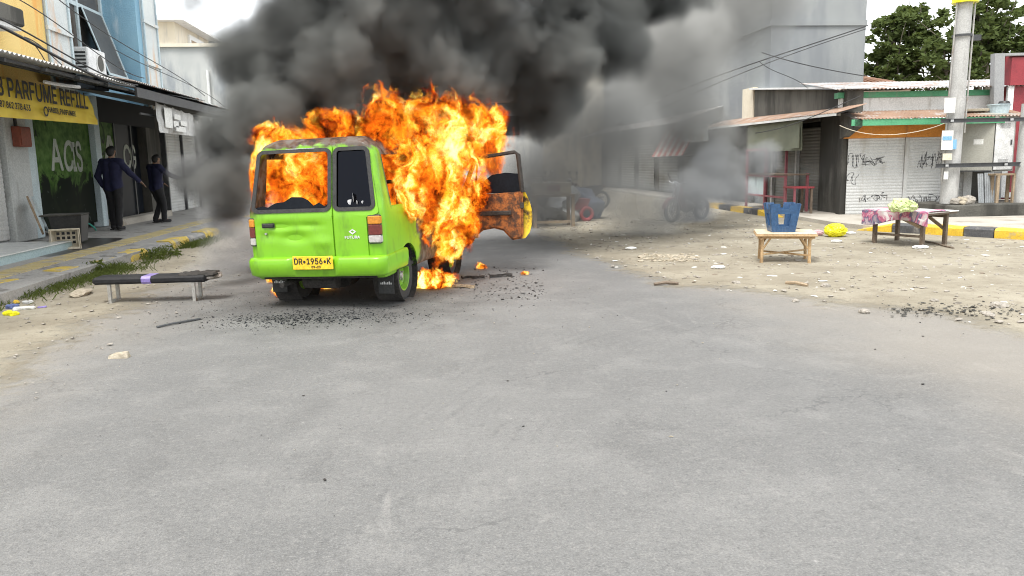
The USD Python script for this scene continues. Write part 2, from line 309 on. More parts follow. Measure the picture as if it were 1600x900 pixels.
# banners
g = G(); p = g.pos(); n = g.noise(p, 2.2, 3); c = g.ramp(g.step(n, .3, .7), [(.66, .47, .03), (.78, .60, .06)])
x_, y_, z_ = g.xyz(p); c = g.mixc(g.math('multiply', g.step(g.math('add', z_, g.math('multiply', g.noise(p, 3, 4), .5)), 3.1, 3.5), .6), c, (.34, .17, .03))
g.done('banner_yellow', c, .55, n, .2, .03)
worn('banner_white', (.52, .52, .51), (.66, .66, .64), 1.6, .7, .25, .02, stain=(.3, .29, .27), stain_amt=.6)
worn('banner_olive', (.13, .14, .10), (.2, .21, .15), 1.6, .8, .2)
worn('banner_print', (.28, .28, .28), (.36, .36, .36), 3, .8, .1)
g = G(); p = g.pos(); w = g.add('wave_texture', dict(wave_type='bands', bands_direction='y', scale=.42, distortion=.3), vector=p)+'.fac'
g.done('awning_stripe', g.mixc(g.step(w, .45, .55), (.46, .43, .38), (.42, .10, .08)), .8)
g = G(); p = g.pos(); n = g.noise(p, 7, 4, .6, 1.2); n2 = g.noise(p, 3.2, 5, .6, .6)
c = g.ramp(g.step(n2, .40, .64), [(.46, .44, .43), (.48, .30, .34), (.40, .10, .18), (.08, .09, .16), (.46, .36, .38)]); c = g.mixc(g.step(n, .6, .64), c, (.6, .58, .58))
g.done('cloth_floral', c, .85, n, .2, .01)
# green shop-window print: dark foliage below, green above, drawn as flat print on the glass
g = G(); p = g.pos(); x_, y_, z_ = g.xyz(p); n = g.noise(p, 1.7, 5, .65, .8); n2 = g.noise(p, 5, 4, .6)
c = g.ramp(g.step(n2, .3, .7), [(.03, .075, .014), (.10, .175, .05)])
m1 = g.step(g.math('add', z_, g.math('multiply', g.math('subtract', n, .5), 2.8)), 1.55, 1.25); c = g.mixc(m1, c, (.008, .011, .008))
m2 = g.step(n, .56, .62); c = g.mixc(g.math('multiply', m2, .85), c, (.012, .016, .010))
lo = g.math('multiply', g.step(z_, 1.25, 1.1), g.step(n2, .63, .7)); c = g.mixc(g.math('multiply', lo, .4), c, (.18, .2, .19))
g.done('window_print', c, .5, specular_ior_level=.05)
plain('glass_dark', (.008, .010, .014), .4, specular_ior_level=.1); plain('glass_brown', (.05, .042, .036), .2)
# van paint: green with scorched areas of its own
def paint(name, base, burn):
    g = G(); p = g.obj(); x_, y_, z_ = g.xyz(p); n = g.noise(p, 3.0, 5, .65, .4); nn = g.math('subtract', n, .5)
    c = g.mixc(g.math('multiply', g.step(g.noise(p, 6, 4), .5, .75), .12), base, tuple(.6*x for x in base))
    if burn:
        a = g.step(g.math('add', y_, g.math('multiply', nn, .7)), .30, .44)
        hi = g.math('multiply', g.step(g.math('add', z_, g.math('multiply', nn, .35)), 1.10, 1.2), g.step(y_, -.50, -.42))
        top = g.step(g.math('add', z_, g.math('multiply', nn, .3)), 1.74, 1.80)
        lf = g.step(g.math('add', x_, g.math('multiply', nn, .15)), -.66, -.71); lf = g.math('multiply', lf, g.step(z_, .95, 1.1))
        m = g.math('maximum', g.math('maximum', a, hi), g.math('maximum', top, lf)); ed = g.math('subtract', m, g.math('multiply', m, m))
        c = g.mixc(m, c, g.ramp(g.step(g.noise(p, 9, 4), .35, .65), [(.016, .013, .011), (.085, .04, .022), (.12, .10, .085)])); r = g.math('multiply_add', m, .45, .36)
    else: m = None; r = .34
    gr = g.noise(g.vm('multiply', p, (1, 1, .35)), 5, 5, .68); c = g.mixc(g.math('multiply', g.step(gr, .48, .72), .42), c, (.05, .075, .02))
    lowd = g.step(g.math('add', z_, g.math('multiply', gr, .35)), .70, .48); c = g.mixc(g.math('multiply', lowd, .28), c, (.10, .10, .06))
    d = g.noise(p, 2.6, 2, .4)
    g.done(name, c, r, d, .22, .05, coat_weight=.12)
paint('van_green', (.175, .43, .010), True); paint('van_green_clean', (.175, .43, .010), False)
g = G(); p = g.obj(); x_, y_, z_ = g.xyz(p); n = g.noise(p, 4, 5, .65); m = g.step(g.math('add', n, g.math('multiply', g.math('subtract', z_, .55), .35)), .56, .72)
g.done('door_outer', g.mixc(m, (.78, .52, .02), (.06, .03, .014)), .45)
# glass with a clear and a mirror part
def pane(name, tint, gl=(.9, .9, .9)):
    g = G(); t = g.add('transparent_bsdf', dict(color=tint)); s = g.add('glossy_bsdf', dict(color=gl, roughness=.05)); f = g.add('fresnel', dict(IOR=1.5))
    m = g.add('mix_closure', closure1=t+'.BSDF', closure2=s+'.BSDF', fac=f+'.fac'); usdkit.material(stage, LOOKS+'/'+name, g.n, g.l, surface=m+'.closure')
pane('van_glass', (.03, .04, .06), (.30, .33, .42)); pane('shop_glass', (.5, .52, .5))
# leaves
for nm, ca, cb in (('leaves', (.10, .132, .05), (.32, .33, .145)), ('grass', (.09, .115, .035), (.27, .25, .11))):
    g = G(); r = g.add('geometry')+'.random_per_island'; c = g.ramp(r, [ca, cb]); d = g.add('diffuse_bsdf', color=c); t = g.add('translucent_bsdf', color=g.mixc(.5, c, (.16, .2, .03)))
    m = g.add('mix_closure', dict(fac=.3), closure1=d+'.BSDF', closure2=t+'.BSDF'); usdkit.material(stage, LOOKS+'/'+nm, g.n, g.l, surface=m+'.closure')
# ------------------------------------------------------------------ ground
def sheet(outline, z, seed=0, step=.25, wob=.0):
    pg = Polygon(outline); v, f = trimesh.creation.triangulate_polygon(pg, engine='earcut'); m = trimesh.Trimesh(np.c_[v, np.full(len(v), z)], f, process=False)
    if m.face_normals[:, 2].mean() < 0: m.invert()
    return m
def ragged(pts, amp, seed, n=260, sc=1.3):
    pts = np.asarray(pts, float); s = np.r_[0, np.cumsum(np.linalg.norm(np.diff(pts, axis=0), axis=1))]; u = np.linspace(0, s[-1], n)
    q = np.c_[np.interp(u, s, pts[:, 0]), np.interp(u, s, pts[:, 1])]; a = np.c_[u*sc, np.full(n, seed), np.zeros(n)]
    q[:, 0] += (meshkit.fbm(a, 5, seed)-.5)*2*amp; q[:, 1] += (meshkit.fbm(a+9, 5, seed+3)-.5)*2*amp; return q
struct('terrain', bx(-300, 300, -60, 500, -.6, -.02), 'terrain_soil', 'wide ground under and beyond the street')
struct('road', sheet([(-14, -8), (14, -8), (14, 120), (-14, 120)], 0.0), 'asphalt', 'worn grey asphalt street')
def feathered(name, outline, label, x0, x1, y0, y1):
    pg = Polygon(outline).buffer(0); shapely.prepare(pg); bd = pg.exterior
    xs = np.arange(x0, x1, .14); ys2 = np.r_[np.arange(y0, 14, .14), np.arange(14, y1, .5)]
    a, b = np.meshgrid(xs, ys2, indexing='ij'); P = shapely.points(a.ravel(), b.ravel()); d_ = shapely.distance(P, bd); d_ = np.where(shapely.contains(pg, P), d_, -d_); nx, ny = a.shape
    idx = np.arange(nx*ny).reshape(nx, ny); keep = d_.reshape(nx, ny) > -.75; f = []
    c = keep[:-1, :-1] & keep[1:, :-1] & keep[1:, 1:] & keep[:-1, 1:]; p, q, r_, s2 = idx[:-1, :-1][c], idx[1:, :-1][c], idx[1:, 1:][c], idx[:-1, 1:][c]; f = np.vstack([np.c_[p, q, r_], np.c_[p, r_, s2]])
    z = .004+.014*np.clip(d_, 0, 1.2)/1.2*meshkit.fbm(np.c_[a.ravel()*1.1, b.ravel()*1.1, np.zeros(a.size)], 3, 2)*np.clip(d_*2, 0, 1)
    m = trimesh.Trimesh(np.c_[a.ravel(), b.ravel(), z], f, process=False)
    used_ = np.unique(f); mp = np.zeros(nx*ny, int); mp[used_] = np.arange(len(used_)); m = trimesh.Trimesh(m.vertices[used_], mp[f], process=False)
    t = struct(name, m, 'dirt', label, smooth=True)
    UsdGeom.PrimvarsAPI(stage.GetPrimAtPath(t.path)).CreatePrimvar('rim', Sdf.ValueTypeNames.FloatArray, 'vertex').Set(Vt.FloatArray.FromNumpy(d_[used_].astype(np.float32)))
le = ragged([(-2.75, 2.5), (-3.0, 5.2), (-3.25, 6.7), (-3.3, 7.9), (-3.5, 9.2), (-3.45, 12), (-3.6, 20), (-3.7, 60)], .38, 3)
feathered('dirt_shoulder', [(-7.5, 1.5), *le.tolist(), (-7.5, 60)], 'strip of bare dirt between the kerb and the asphalt', -5.8, -1.8, 2.5, 45)
re_ = ragged([(6.6, 2.0), (5.6, 5.0), (5.14, 6.2), (4.47, 7.6), (3.59, 8.85), (2.75, 9.84), (2.62, 13.7), (2.5, 20), (2.4, 60)], .42, 8)
feathered('dirt_verge', [(18, 1.0), *re_.tolist(), (13, 60), (18, 20)], 'wide littered dirt verge in front of the shuttered shops', 1.5, 15, 2.5, 45)
pv = hull([(-5.05, -2, -.3), (-7.8, -2, -.3), (-5.05, 60, -.3), (-7.8, 60, -.3), (-5.05, -2, .145), (-7.8, -2, .31), (-5.05, 60, .145), (-7.8, 60, .31)])
pave = struct('pavement', pv, 'pavement_grey', 'raised grey pavement along the perfume shop')
def pvz(x): return .145+(-5.05-x)*.06
for i in range(46):                                   # tactile paving tiles along the pavement
    y = 8.2+i*.36; part(pave, 'tactile_tile', hull([(x, yy, pvz(x)+d) for x in (-5.95, -5.62) for yy in (y, y+.335) for d in (-.01, .012)]), 'tactile_yellow')
pl = np.array(ragged([(-6.15, 13.4), (-5.75, 14.9), (-6.1, 16.6), (-6.7, 16.3), (-6.85, 14.4), (-6.3, 13.3)], .14, 5, 70))
vv, ff = trimesh.creation.triangulate_polygon(Polygon(pl).buffer(0), engine='earcut'); ws = trimesh.Trimesh(np.c_[vv, [pvz(x)+.004 for x in vv[:, 0]]], ff, process=False)
if ws.face_normals[:, 2].mean() < 0: ws.invert()
part(pave, 'wet_stain', ws, 'wet_patch')
# kerbs: painted stones one by one
KL = np.array([(-5.62, 9.2), (-5.42, 10.65), (-5.14, 11.78), (-5.05, 14.17), (-4.92, 16.57), (-4.92, 40)])
kerb = thing('kerb', None, None, (0, 0, 0)); tagp(stage.GetPrimAtPath(kerb.path), 'yellow and grey painted kerb stones along the raised pavement', None, None, 'structure')
def kx(y): return np.interp(y, KL[:, 1], KL[:, 0])
ys = [8.2, 9.5, 10.95, 11.7, 12.25, 12.75, 13.5, 13.95, 14.7, 15.9, 16.9, 18.1, 19.3, 20.5, 21.7, 22.9, 24.1, 25.3, 26.5]
for i, (a, b) in enumerate(zip(ys[:-1], ys[1:])):
    w = .30; a2, b2 = a+.012, b-.012; z = .165+.012*math.sin(i*2.3)
    pts = [(kx(y)+dx, y, zz) for y in (a2, b2) for dx, zz in ((0.02, -.05), (-w, -.05), (0, z-.05), (-.05, z), (-w, z))]
    m = hull(pts); m = m.subdivide_to_size(.12); m.vertices += ((meshkit.fbm(m.vertices*5, 3, i)-.5)[:, None])*np.array([.05, .0, .04]); part(kerb, 'kerb_stone', m, 'kerb_yellow' if i % 2 else 'kerb_grey', smooth=30)
kr = thing('kerb', None, None, (0, 0, 0)); tagp(stage.GetPrimAtPath(kr.path), 'black and yellow kerb blocks edging the corner pavement by the pole', None, None, 'structure')
A, B = np.array([8.80, 15.45]), np.array([11.6, 11.0]); d = (B-A)/np.linalg.norm(B-A); nrm = np.array([-d[1], d[0]])
if nrm[0] < 0: nrm = -nrm
s = 0.0
for i, L in enumerate([.75, .62, .72, .52, .78, .78, .8, .8]):
    h = .19; p0, p1 = A+d*(s+.01), A+d*(s+L-.01); hs = .02 if i == 0 else h
    q = lambda p, o, z: (*(p+nrm*o), z)
    m = hull([q(p0, 0, -.05), q(p0, .3, -.05), q(p1, 0, -.05), q(p1, .3, -.05), q(p0, .0, hs*.8), q(p0, .04, hs), q(p0, .3, hs), q(p1, 0, h*.8), q(p1, .04, h), q(p1, .3, h)])
    m = m.subdivide_to_size(.15); m.vertices += ((meshkit.fbm(m.vertices*5, 3, i)-.5)[:, None])*np.array([.03, .03, .02])
    part(kr, 'kerb_block', m, 'kerb_amber' if i % 2 == 0 else 'kerb_black', smooth=30); s += L
kf = thing('kerb', None, None, (0, 0, 0)); tagp(stage.GetPrimAtPath(kf.path), 'black and yellow kerb blocks in the smoke before the pink stall', None, None, 'structure')
for i in range(7):
    y0 = 19.3+i*.95; zz = .16; a = .02 if i == 0 else zz
    part(kf, 'kerb_block', hull([(x, y, z) for x in (8.75, 9.05) for y, hh in ((y0+.01, a), (y0+.94, zz)) for z in (-.05, hh)]), 'kerb_amber' if i % 2 == 0 else 'kerb_black')
# right pavement (sandy concrete) behind the kerbs
c5 = B+nrm*.3; c4 = A+nrm*.3
struct('pavement', tm(manifold3d.Manifold.extrude(manifold3d.CrossSection([np.array([(8.9, 16.6), c4, c5, (20, 8), (20, 24), (10.6, 40), (9.05, 40), (9.05, 19.4)][::-1])], manifold3d.FillRule.NonZero), .36)).apply_translation((0, 0, -.26)), 'pavement_sand', 'sandy concrete apron before the shuttered shops')

# ------------------------------------------------------------------ left row of shophouses
XW = -7.4
def shutter(parent, o, xd, w, h, mat, slat=.085, amp=.012, name='shutter', label=None):
    nz = int(h/slat)*5; zs = np.linspace(0, h, nz+1); dep = amp*np.abs(np.sin(zs/slat*math.pi))
    v = []; f = []; n = len(zs)
    for x in (0, w):
        for z, e in zip(zs, dep): v.append((x, z, e))
    f = []
    for i in range(n-1): f += [(i, n+i, n+i+1), (i, n+i+1, i+1)]
    m = solid(trimesh.Trimesh(v, f, process=False), (0, 0, -.02)); return part(parent, name, place(m, o, xd, (0, 0, 1)), mat, world=True, label=label)
def fit(text, w, h, depth=.004, bold=True):
    m = meshkit.text_mesh(text, 1.0, depth, bold); b = m.bounds; m.apply_translation((-b[0][0], -b[0][1], 0)); e = m.extents; m.apply_scale((w/e[0], h/e[1], 1)); return m
YX = lambda x: ((0, 1, 0), (0, 0, 1))
ys_ = thing('yellow_shophouse', 'yellow upper storey above the perfume shop awning, two-storey shophouse', 'shophouse', (XW, 12, 0))
part(ys_, 'wall', bx(-12, XW, 6, 17.15, 3.2, 9), 'wall_yellow', True)
part(ys_, 'wall', bx(-12, XW-.1, 6, 15.0, .3, 3.2), 'pillar_white_shaded', True, label='white ground-floor wall behind the roller door')
shutter(ys_, (XW-.04, 11.2, .37), (0, 1, 0), 3.75, 2.5, 'shutter_grey', label='beige roller door at the near end')
part(ys_, 'pillar', bx(XW-.3, XW+.06, 15.02, 15.8, .3, 3.2, .02), 'pillar_white_shaded', True)
part(ys_, 'pillar', bx(XW-.3, XW+.03, 15.803, 16.15, .3, 3.2, .02), 'white_blue', True, label='narrow bluish edge of the white pillar')
a = gx(0, 48, XW+.5); b = gx(38, 66, XW+.5)
part(ys_, 'canopy', bx(XW-.02, XW+.55, 12.5, b[1], 4.05, 4.35, .03), 'concrete_dark', True, label='grey concrete canopy over the upper window')
part(ys_, 'canopy_soffit', bx(XW-.02, XW+.5, 12.5, b[1]-.05, 3.98, 4.045), 'white_paint', True)
wv = part(ys_, 'window', bx(XW-.02, XW+.02, 12.5, 15.0, 3.35, 3.95), 'dark_void', True)
for i in range(5): part(wv, 'slat', beam((XW+.05, 12.5, 3.42+i*.11), (XW+.05, 15.0, 3.42+i*.11), .05, .015), 'concrete_dark', True)

bs = thing('blue_shophouse', 'blue upper storey with recessed brown windows and stained white pillars', 'shophouse', (XW, 20, 0))
XR = -8.35
part(bs, 'wall', bx(-12, XR, 17.15, 24.1, 3.2, 9), 'wall_blue', True, label='blue back wall of the recess')
part(bs, 'wall', bx(-12, XW-.12, 23.05, 24.1, .2, 3.2), 'concrete_dark', True)
part(bs, 'reveal', bx(XR, XW-.03, 22.55, 22.9, 3.2, 9), 'wall_blue', True, label='bright blue side wall of the recess')
part(bs, 'parapet', bx(XR, XW-.45, 17.2, 22.55, 3.2, 3.62), 'wall_blue', True)
for (y0, y1) in ((17.18, 18.25), (22.9, 24.0)):
    pp = part(bs, 'pillar', bx(XR, XW+.02, y0, y1, 3.2, 9, .015), 'wall_pale', True)
    for z in (4.35, 5.45): part(pp, 'moulding', bx(XW+.02, XW+.07, y0-.03, y1+.03, z, z+.08), 'wall_pale', True)
    for yy in (y0-.02, y1-.06): part(pp, 'corner_strip', bx(XW+.021, XW+.055, yy, yy+.08, 3.2, 9), 'white_blue', True)
fr = part(bs, 'window_frame', [bx(XR, XR+.09, y-.05, y+.05, 3.7, 6.6) for y in (18.35, 19.6, 21.0, 22.5)]+[bx(XR+.002, XR+.085, 18.35, 22.5, z-.05, z+.05) for z in (3.72, 5.55, 6.6)], 'white_blue', True)
for y0, y1 in ((18.4, 19.55), (19.65, 20.95), (21.05, 22.45)):
    part(bs, 'pane', bx(XR+.02, XR+.035, y0, y1, 3.77, 5.5), 'glass_brown', True); part(bs, 'pane', bx(XR+.02, XR+.035, y0, y1, 5.6, 6.55), 'glass_brown', True)
sash = place(bx(0, 1.3, -1.7, 0, 0, .035), (XR+.10, 21.08, 5.5), (0, 1, 0), (-.30, 0, .954)); part(bs, 'open_sash', sash, 'glass_brown', True, label='top-hung window sash pushed open')
part(bs, 'sash_frame', [place(q, (XR+.105, 21.08, 5.5), (0, 1, 0), (-.30, 0, .954)) for q in (bx(0, .06, -1.7, 0, .0, .05), bx(1.24, 1.3, -1.7, 0, .0, .05), bx(.06, 1.24, -1.7, -1.64, .0, .05))], 'white_blue', True)

# shop front under the awning
sf = thing('perfume_shop_front', 'green printed shop window and dark doorway under the awning, letters ACIS', 'shop front', (XW, 19, .3))
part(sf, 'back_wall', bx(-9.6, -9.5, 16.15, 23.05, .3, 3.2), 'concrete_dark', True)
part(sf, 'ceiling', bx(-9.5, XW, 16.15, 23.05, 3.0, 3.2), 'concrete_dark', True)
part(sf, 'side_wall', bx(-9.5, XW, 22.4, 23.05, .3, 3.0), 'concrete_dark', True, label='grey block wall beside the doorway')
part(sf, 'window', bx(XW-.03, XW, 16.15, 18.72, .42, 2.95), 'window_print', True, label='green printed window with dark lower half')
part(sf, 'post', bx(XW-.1, XW+.12, 18.75, 19.03, .3, 3.2, .01), 'white_blue', True)
part(sf, 'window', bx(XW-.03, XW, 19.06, 20.1, .42, 2.95), 'window_print', True)
part(sf, 'door_panel', bx(XW-.03, XW, 20.13, 21.2, .42, 2.95), 'glass_dark', True); part(sf, 'door_panel', bx(XW-.25, XW-.22, 21.23, 22.38, .42, 2.95), 'glass_dark', True)
part(sf, 'door_frame', [bx(XW-.02, XW+.03, 20.1, 20.16, .42, 2.95), bx(XW-.02, XW+.03, 21.18, 21.24, .42, 2.95)], 'steel_dark', True)
part(sf, 'lintel', bx(XW-.06, XW+.04, 19.04, 23.06, 2.66, 3.22), 'dark_void', True)
st = part(sf, 'step', bx(XW-.03, XW+.32, 19.2, 23.0, .2, .42, .015), 'pavement_sand', True)
def lett(t, py0, py1, pa, pb, mat='letter_white', x=XW+.004, slant=.0, name='letter', parent=sf):
    a, b = gx(pa, (py0+py1)/2, x), gx(pb, (py0+py1)/2, x); t0, t1 = gx((pa+pb)/2, py0, x)[2], gx((pa+pb)/2, py1, x)[2]
    m = fit(t, b[1]-a[1], t0-t1, .004); m.vertices[:, 0] += slant*m.vertices[:, 1]; part(parent, name, place(m, (x, a[1], t1), (0, 1, 0), (0, 0, 1)), mat, True)
lett('A', 217, 267, 78, 97); lett('C', 219, 268, 98, 113, slant=.15); lett('I', 222, 268, 113, 118); lett('S', 220, 269, 119, 128)
lett('A', 212, 262, 160, 184); lett('C', 226, 264, 193, 204); lett('G', 226, 264, 204, 212)
ms = thing('metal_shutter_shop', 'grey roller-shuttered shop behind the smoke at the end of the row', 'shop', (XW, 25, .3))
part(ms, 'wall', bx(-12, XW-.15, 24.1, 29.0, .2, 3.6), 'wall_weathered', True)
for i in range(3):
    shutter(ms, (XW-.06, 23.95+i*1.62, .3), (0, 1, 0), 1.55, 2.5, 'shutter_grey'); part(ms, 'post', bx(XW-.12, XW+.02, 23.86+i*1.62, 23.94+i*1.62, .3, 2.85), 'steel_dark', True)
part(ms, 'lintel', bx(XW-.14, XW+.03, 23.86, 28.9, 2.853, 3.4), 'wall_weathered', True)
box_ = thing('meter_box', 'small rusty red meter box on the white pillar', 'meter box', (XW+.08, 15.45, 2.1)); a = gx(31, 212, XW+.1)
part(box_, 'case', bx(XW+.062, XW+.2, a[1]-.22, a[1]+.2, a[2]-.2, a[2]+.16, .01), 'box_red', True); part(box_, 'lid', bx(XW+.202, XW+.215, a[1]-.19, a[1]+.17, a[2]-.17, a[2]+.13), 'box_red', True)
part(box_, 'conduit', bx(XW+.062, XW+.1, a[1]-.1, a[1]-.05, a[2]+.16, 2.9), 'cable_black', True)
tp = thing('tiled_step', 'blue edged white tiled step in front of the beige roller door', 'step', (-6.8, 12, .2))
part(tp, 'riser', bx(XW+.06, -6.22, 4, 14.55, .1, .34), 'tile_blue', True)
for i in range(26):
    for j in range(3): part(tp, 'tile', bx(XW+.07+j*.375, XW+.07+j*.375+.37, 4.06+i*.402, 4.06+i*.402+.397, .343, .36), 'tile_white', True)

# awning
aw = thing('tin_awning', 'long white corrugated awning hung over the pavement of the perfume shop', 'awning', (-6.4, 14, 3.2))
EX = -5.6
part(aw, 'roof_sheet', corr((XW, 6, 3.6), (0, 10.5, 0), (EX-XW, 0, -.42), (.2, 0, 1), 84, .016, 6, 5, .012, 1), 'tin_white', True, smooth=True)
part(aw, 'roof_sheet', corr((XW, 16.45, 3.66), (0, 5.0, 0), (EX-XW+.05, 0, -.40), (.2, 0, 1), 40, .014, 6, 5, .012, 2), 'tin_roof', True, smooth=True)
part(aw, 'roof_sheet', corr((XW, 21.4, 3.62), (0, 6.5, 0), (EX-XW-.1, 0, -.36), (.2, 0, 1), 52, .014, 6, 5, .012, 3), 'tin_roof', True, smooth=True)
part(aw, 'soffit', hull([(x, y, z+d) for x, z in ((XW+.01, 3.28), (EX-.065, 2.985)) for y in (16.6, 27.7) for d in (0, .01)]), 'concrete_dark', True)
part(aw, 'edge_beam', bx(EX-.16, EX-.12, 6, 16.6, 3.08, 3.13), 'steel_dark', True)
part(aw, 'edge_beam', bx(EX-.06, EX-.01, 16.7, 27.8, 2.98, 3.17), 'steel_dark', True, label='black fascia beam of the far half')
for y in np.arange(7, 28, 1.2): part(aw, 'rafter', beam((XW, y, 3.50), (EX-.05, y, 3.08), .05, .05), 'steel_dark', True)
for x, z in ((-6.9, 3.41), (-6.3, 3.27)): part(aw, 'purlin', beam((x, 6, z-.06), (x, 27.8, z-.06), .04, .04), 'steel_dark', True)
for y in (17.6, 18.9, 20.2, 21.4): part(aw, 'hanger', [beam((EX-.3, y, 3.1), (EX-.3, y, 2.72), .04, .04), beam((EX-.3, y, 2.72), (EX-.3, y+1.15, 2.72), .04, .04)], 'steel_dark', True)
part(aw, 'lamp', tube(spline([(EX-.5, 13.9, 3.0), (EX-.4, 14.1, 2.98), (EX-.2, 14.5, 2.97)], 8), .03), 'white_enamel', True)
# banners
def cloth(x, y0, y1, zt0, zt1, zb0, zb1, amp, seed, skew=0.0):
    def fn(a, b):
        y = y0+(y1-y0)*a+skew*b*a; z = (zt0+(zt1-zt0)*a)*(1-b)+(zb0+(zb1-zb0)*a)*b; q = np.c_[a*7, b*3, np.full(len(a), seed)]
        return x+(meshkit.fbm(q, 3, seed)-.5)*amp*2*(.3+b), y, z+np.where(b < .02, -.05*np.abs(np.sin(a*14)), 0)
    return solid(grid(70, 22, fn), (-.006, 0, 0))
XB = -6.45
yb = thing('yellow_banner', 'yellow parfume refill banner hung under the awning edge', 'banner', (XB, 15, 2.8))
q0, q1 = gx(-30, 112, XB), gx(136, 148, XB); q2, q3 = gx(-30, 178, XB), gx(155, 195, XB)
part(yb, 'cloth', cloth(XB, q0[1], q1[1], q0[2], q1[2], q2[2]-.02, q3[2], .035, 4, q3[1]-q1[1]), 'banner_yellow', True, smooth=True)
def line(t, pa, ya, pb, yb_, h0, x, parent, mat='letter_black', name='lettering', sh=0.0):
    a, b = gx(pa, ya, x), gx(pb, yb_, x); m = fit(t, b[1]-a[1], h0, .004); m.vertices[:, 2] -= .0
    L = b[1]-a[1]; m.vertices[:, 1] += m.vertices[:, 0]/L*(b[2]-a[2]); part(parent, name, place(m, (x, a[1], a[2]), (0, 1, 0), (0, 0, 1)), mat, True)
line('B PARFUME REFILL', -4, 149, 138, 171, .30, XB+.045, yb); line('0 87 862 278 433', -6, 166, 48, 174, .105, XB+.045, yb)
line('HABIB_PARFUMEE', 76, 176, 119, 183, .10, XB+.045, yb); a = gx(72, 174, XB+.045); part(yb, 'emblem', place(trimesh.creation.annulus(.055, .085, .004), a, (0, 1, 0), (0, 0, 1)), 'letter_black', True)
XG = -5.75
wb = thing('grey_banner', 'faded grey white banner hanging from the far awning beam', 'banner', (XG, 20, 2.8))
q0, q1, q2, q3 = gx(243, 158, XG), gx(300, 178, XG), gx(257, 208, XG), gx(306, 213, XG)
part(wb, 'cloth', cloth(XG, q0[1], q1[1], q0[2], q1[2], q2[2], q3[2], .05, 9, q2[1]-q0[1]), 'banner_white', True, smooth=True)
for pa, pb, r0, r1 in ((259, 268, 170, 199), (273, 282, 180, 186), (272, 279, 190, 198), (283, 292, 190, 196), (276, 290, 199, 205)):
    u0, u1 = gx(pa, r1, XG+.06), gx(pb, r0, XG+.06); part(wb, 'print_patch', bx(XG+.056, XG+.06, u0[1], u1[1], u0[2], u1[2]), 'paper_white', True)
sb = thing('grey_banner', 'narrow pale strip of banner torn loose beside the smoke', 'banner', (XG, 22, 2.8))
q0, q2 = gx(304, 186, XG), gx(324, 217, XG); part(sb, 'cloth', cloth(XG, q0[1], q0[1]+1.6, q0[2], q0[2]-.05, q2[2], q2[2], .05, 11), 'banner_white', True, smooth=True)
# air conditioner on the awning
ac = thing('air_conditioner', 'white air conditioner unit on the awning below the brown window', 'air conditioner', (-7.6, 19, 3.75))
a, b = gx(130, 113, -7.45), gx(162, 86, -7.45); y0, y1, z0, z1 = a[1]+.35, a[1]+1.35, a[2], a[2]+.60
part(ac, 'case', bx(-7.85, -7.45, y0, y1, z0, z1, .02), 'white_enamel', True); part(ac, 'fan_guard', place(trimesh.creation.annulus(.18, .235, .02), (-7.448, y0+.66, z0+.30), (0, 1, 0), (0, 0, 1)), 'white_paint', True)
part(ac, 'fan', place(trimesh.creation.cylinder(.18, .012), (-7.447, y0+.66, z0+.30), (0, 1, 0), (0, 0, 1)), 'concrete_dark', True)
for i in range(6): part(ac, 'grille_bar', bx(-7.83, -7.5, y0-.012, y0-.002, z0+.06+i*.08, z0+.10+i*.08), 'plastic_black', True)
part(ac, 'bracket', bx(-7.9, -7.4, y0+.1, y0+.14, z0-.3, z0-.002), 'steel_dark', True); part(ac, 'bracket', bx(-7.9, -7.4, y1-.14, y1-.1, z0-.3, z0-.002), 'steel_dark', True)
# houses behind the row
cw = thing('weathered_house', 'weathered grey white house wall behind the blue shophouse', 'house', (-9, 30, 0))
a, b = gy(238, 160, 30), gy(420, 73, 30)
part(cw, 'wall', bx(-14, b[0], 30, 40, 0, b[2]), 'wall_weathered', True); part(cw, 'coping', bx(-14, b[0]+.06, 29.9, 40, b[2]+.002, b[2]+.12), 'wall_cream', True)
d0 = gy(327, 145, 29.95); part(cw, 'pipe', rod((d0[0], 29.93, .3), (d0[0], 29.93, gy(327, 110, 29.95)[2]), .05), 'white_paint', True)
ch = thing('cream_house', 'cream upper house with pale shuttered windows and tiled eaves in the distance', 'house', (-14, 46, 0))
c0 = gy(272, 32, 44); xc = c0[0]; zr = gy(272, 34, 44)[2]
part(ch, 'wall', bx(xc-8, xc, 44, 64, 0, zr), 'wall_cream', True); rf = hull([(xc-8.6, 43.4, zr+.003), (xc+.6, 43.4, zr+.003), (xc-8.6, 65, zr+.003), (xc+.6, 65, zr+.003), (xc-8.6, 43.4, zr+.25), (xc+.45, 43.4, zr+.22), (xc-8.6, 65, zr+.25), (xc+.45, 65, zr+.22), (xc-4, 44, zr+.9), (xc-4, 64, zr+.9)])
part(ch, 'roof', rf, 'white_paint', True)
part(ch, 'pillar', bx(xc-.05, xc+.2, 50.6, 51.5, 0, zr), 'wall_weathered', True)
for y0 in (46.2, 53.0, 58.0):
    f_ = part(ch, 'window', bx(xc, xc+.12, y0, y0+2.8, zr-3.2, zr-.3), 'white_paint', True); part(f_, 'shutter_panel', bx(xc+.121, xc+.14, y0+.25, y0+1.35, zr-3.0, zr-.55), 'raw_wood', True); part(f_, 'shutter_panel', bx(xc+.121, xc+.14, y0+1.45, y0+2.55, zr-3.0, zr-.55), 'raw_wood', True)
fl = thing('far_shophouse', 'plain grey two-storey shophouse far along the left of the street', 'shophouse', (-8, 50, 0))
part(fl, 'wall', bx(-15, -7.2, 41, 62, 0, 5.5), 'wall_weathered', True); part(fl, 'roof', bx(-15.3, -6.6, 40.6, 62.3, 5.503, 5.8), 'tin_roof', True)
for i in range(4): shutter(fl, (-7.17, 42+i*4.8, .3), (0, 1, 0), 3.6, 2.4, 'shutter_dark', .2, .02)
fe = thing('far_building', 'grey building closing the far end of the street behind the smoke', 'building', (4, 75, 0))
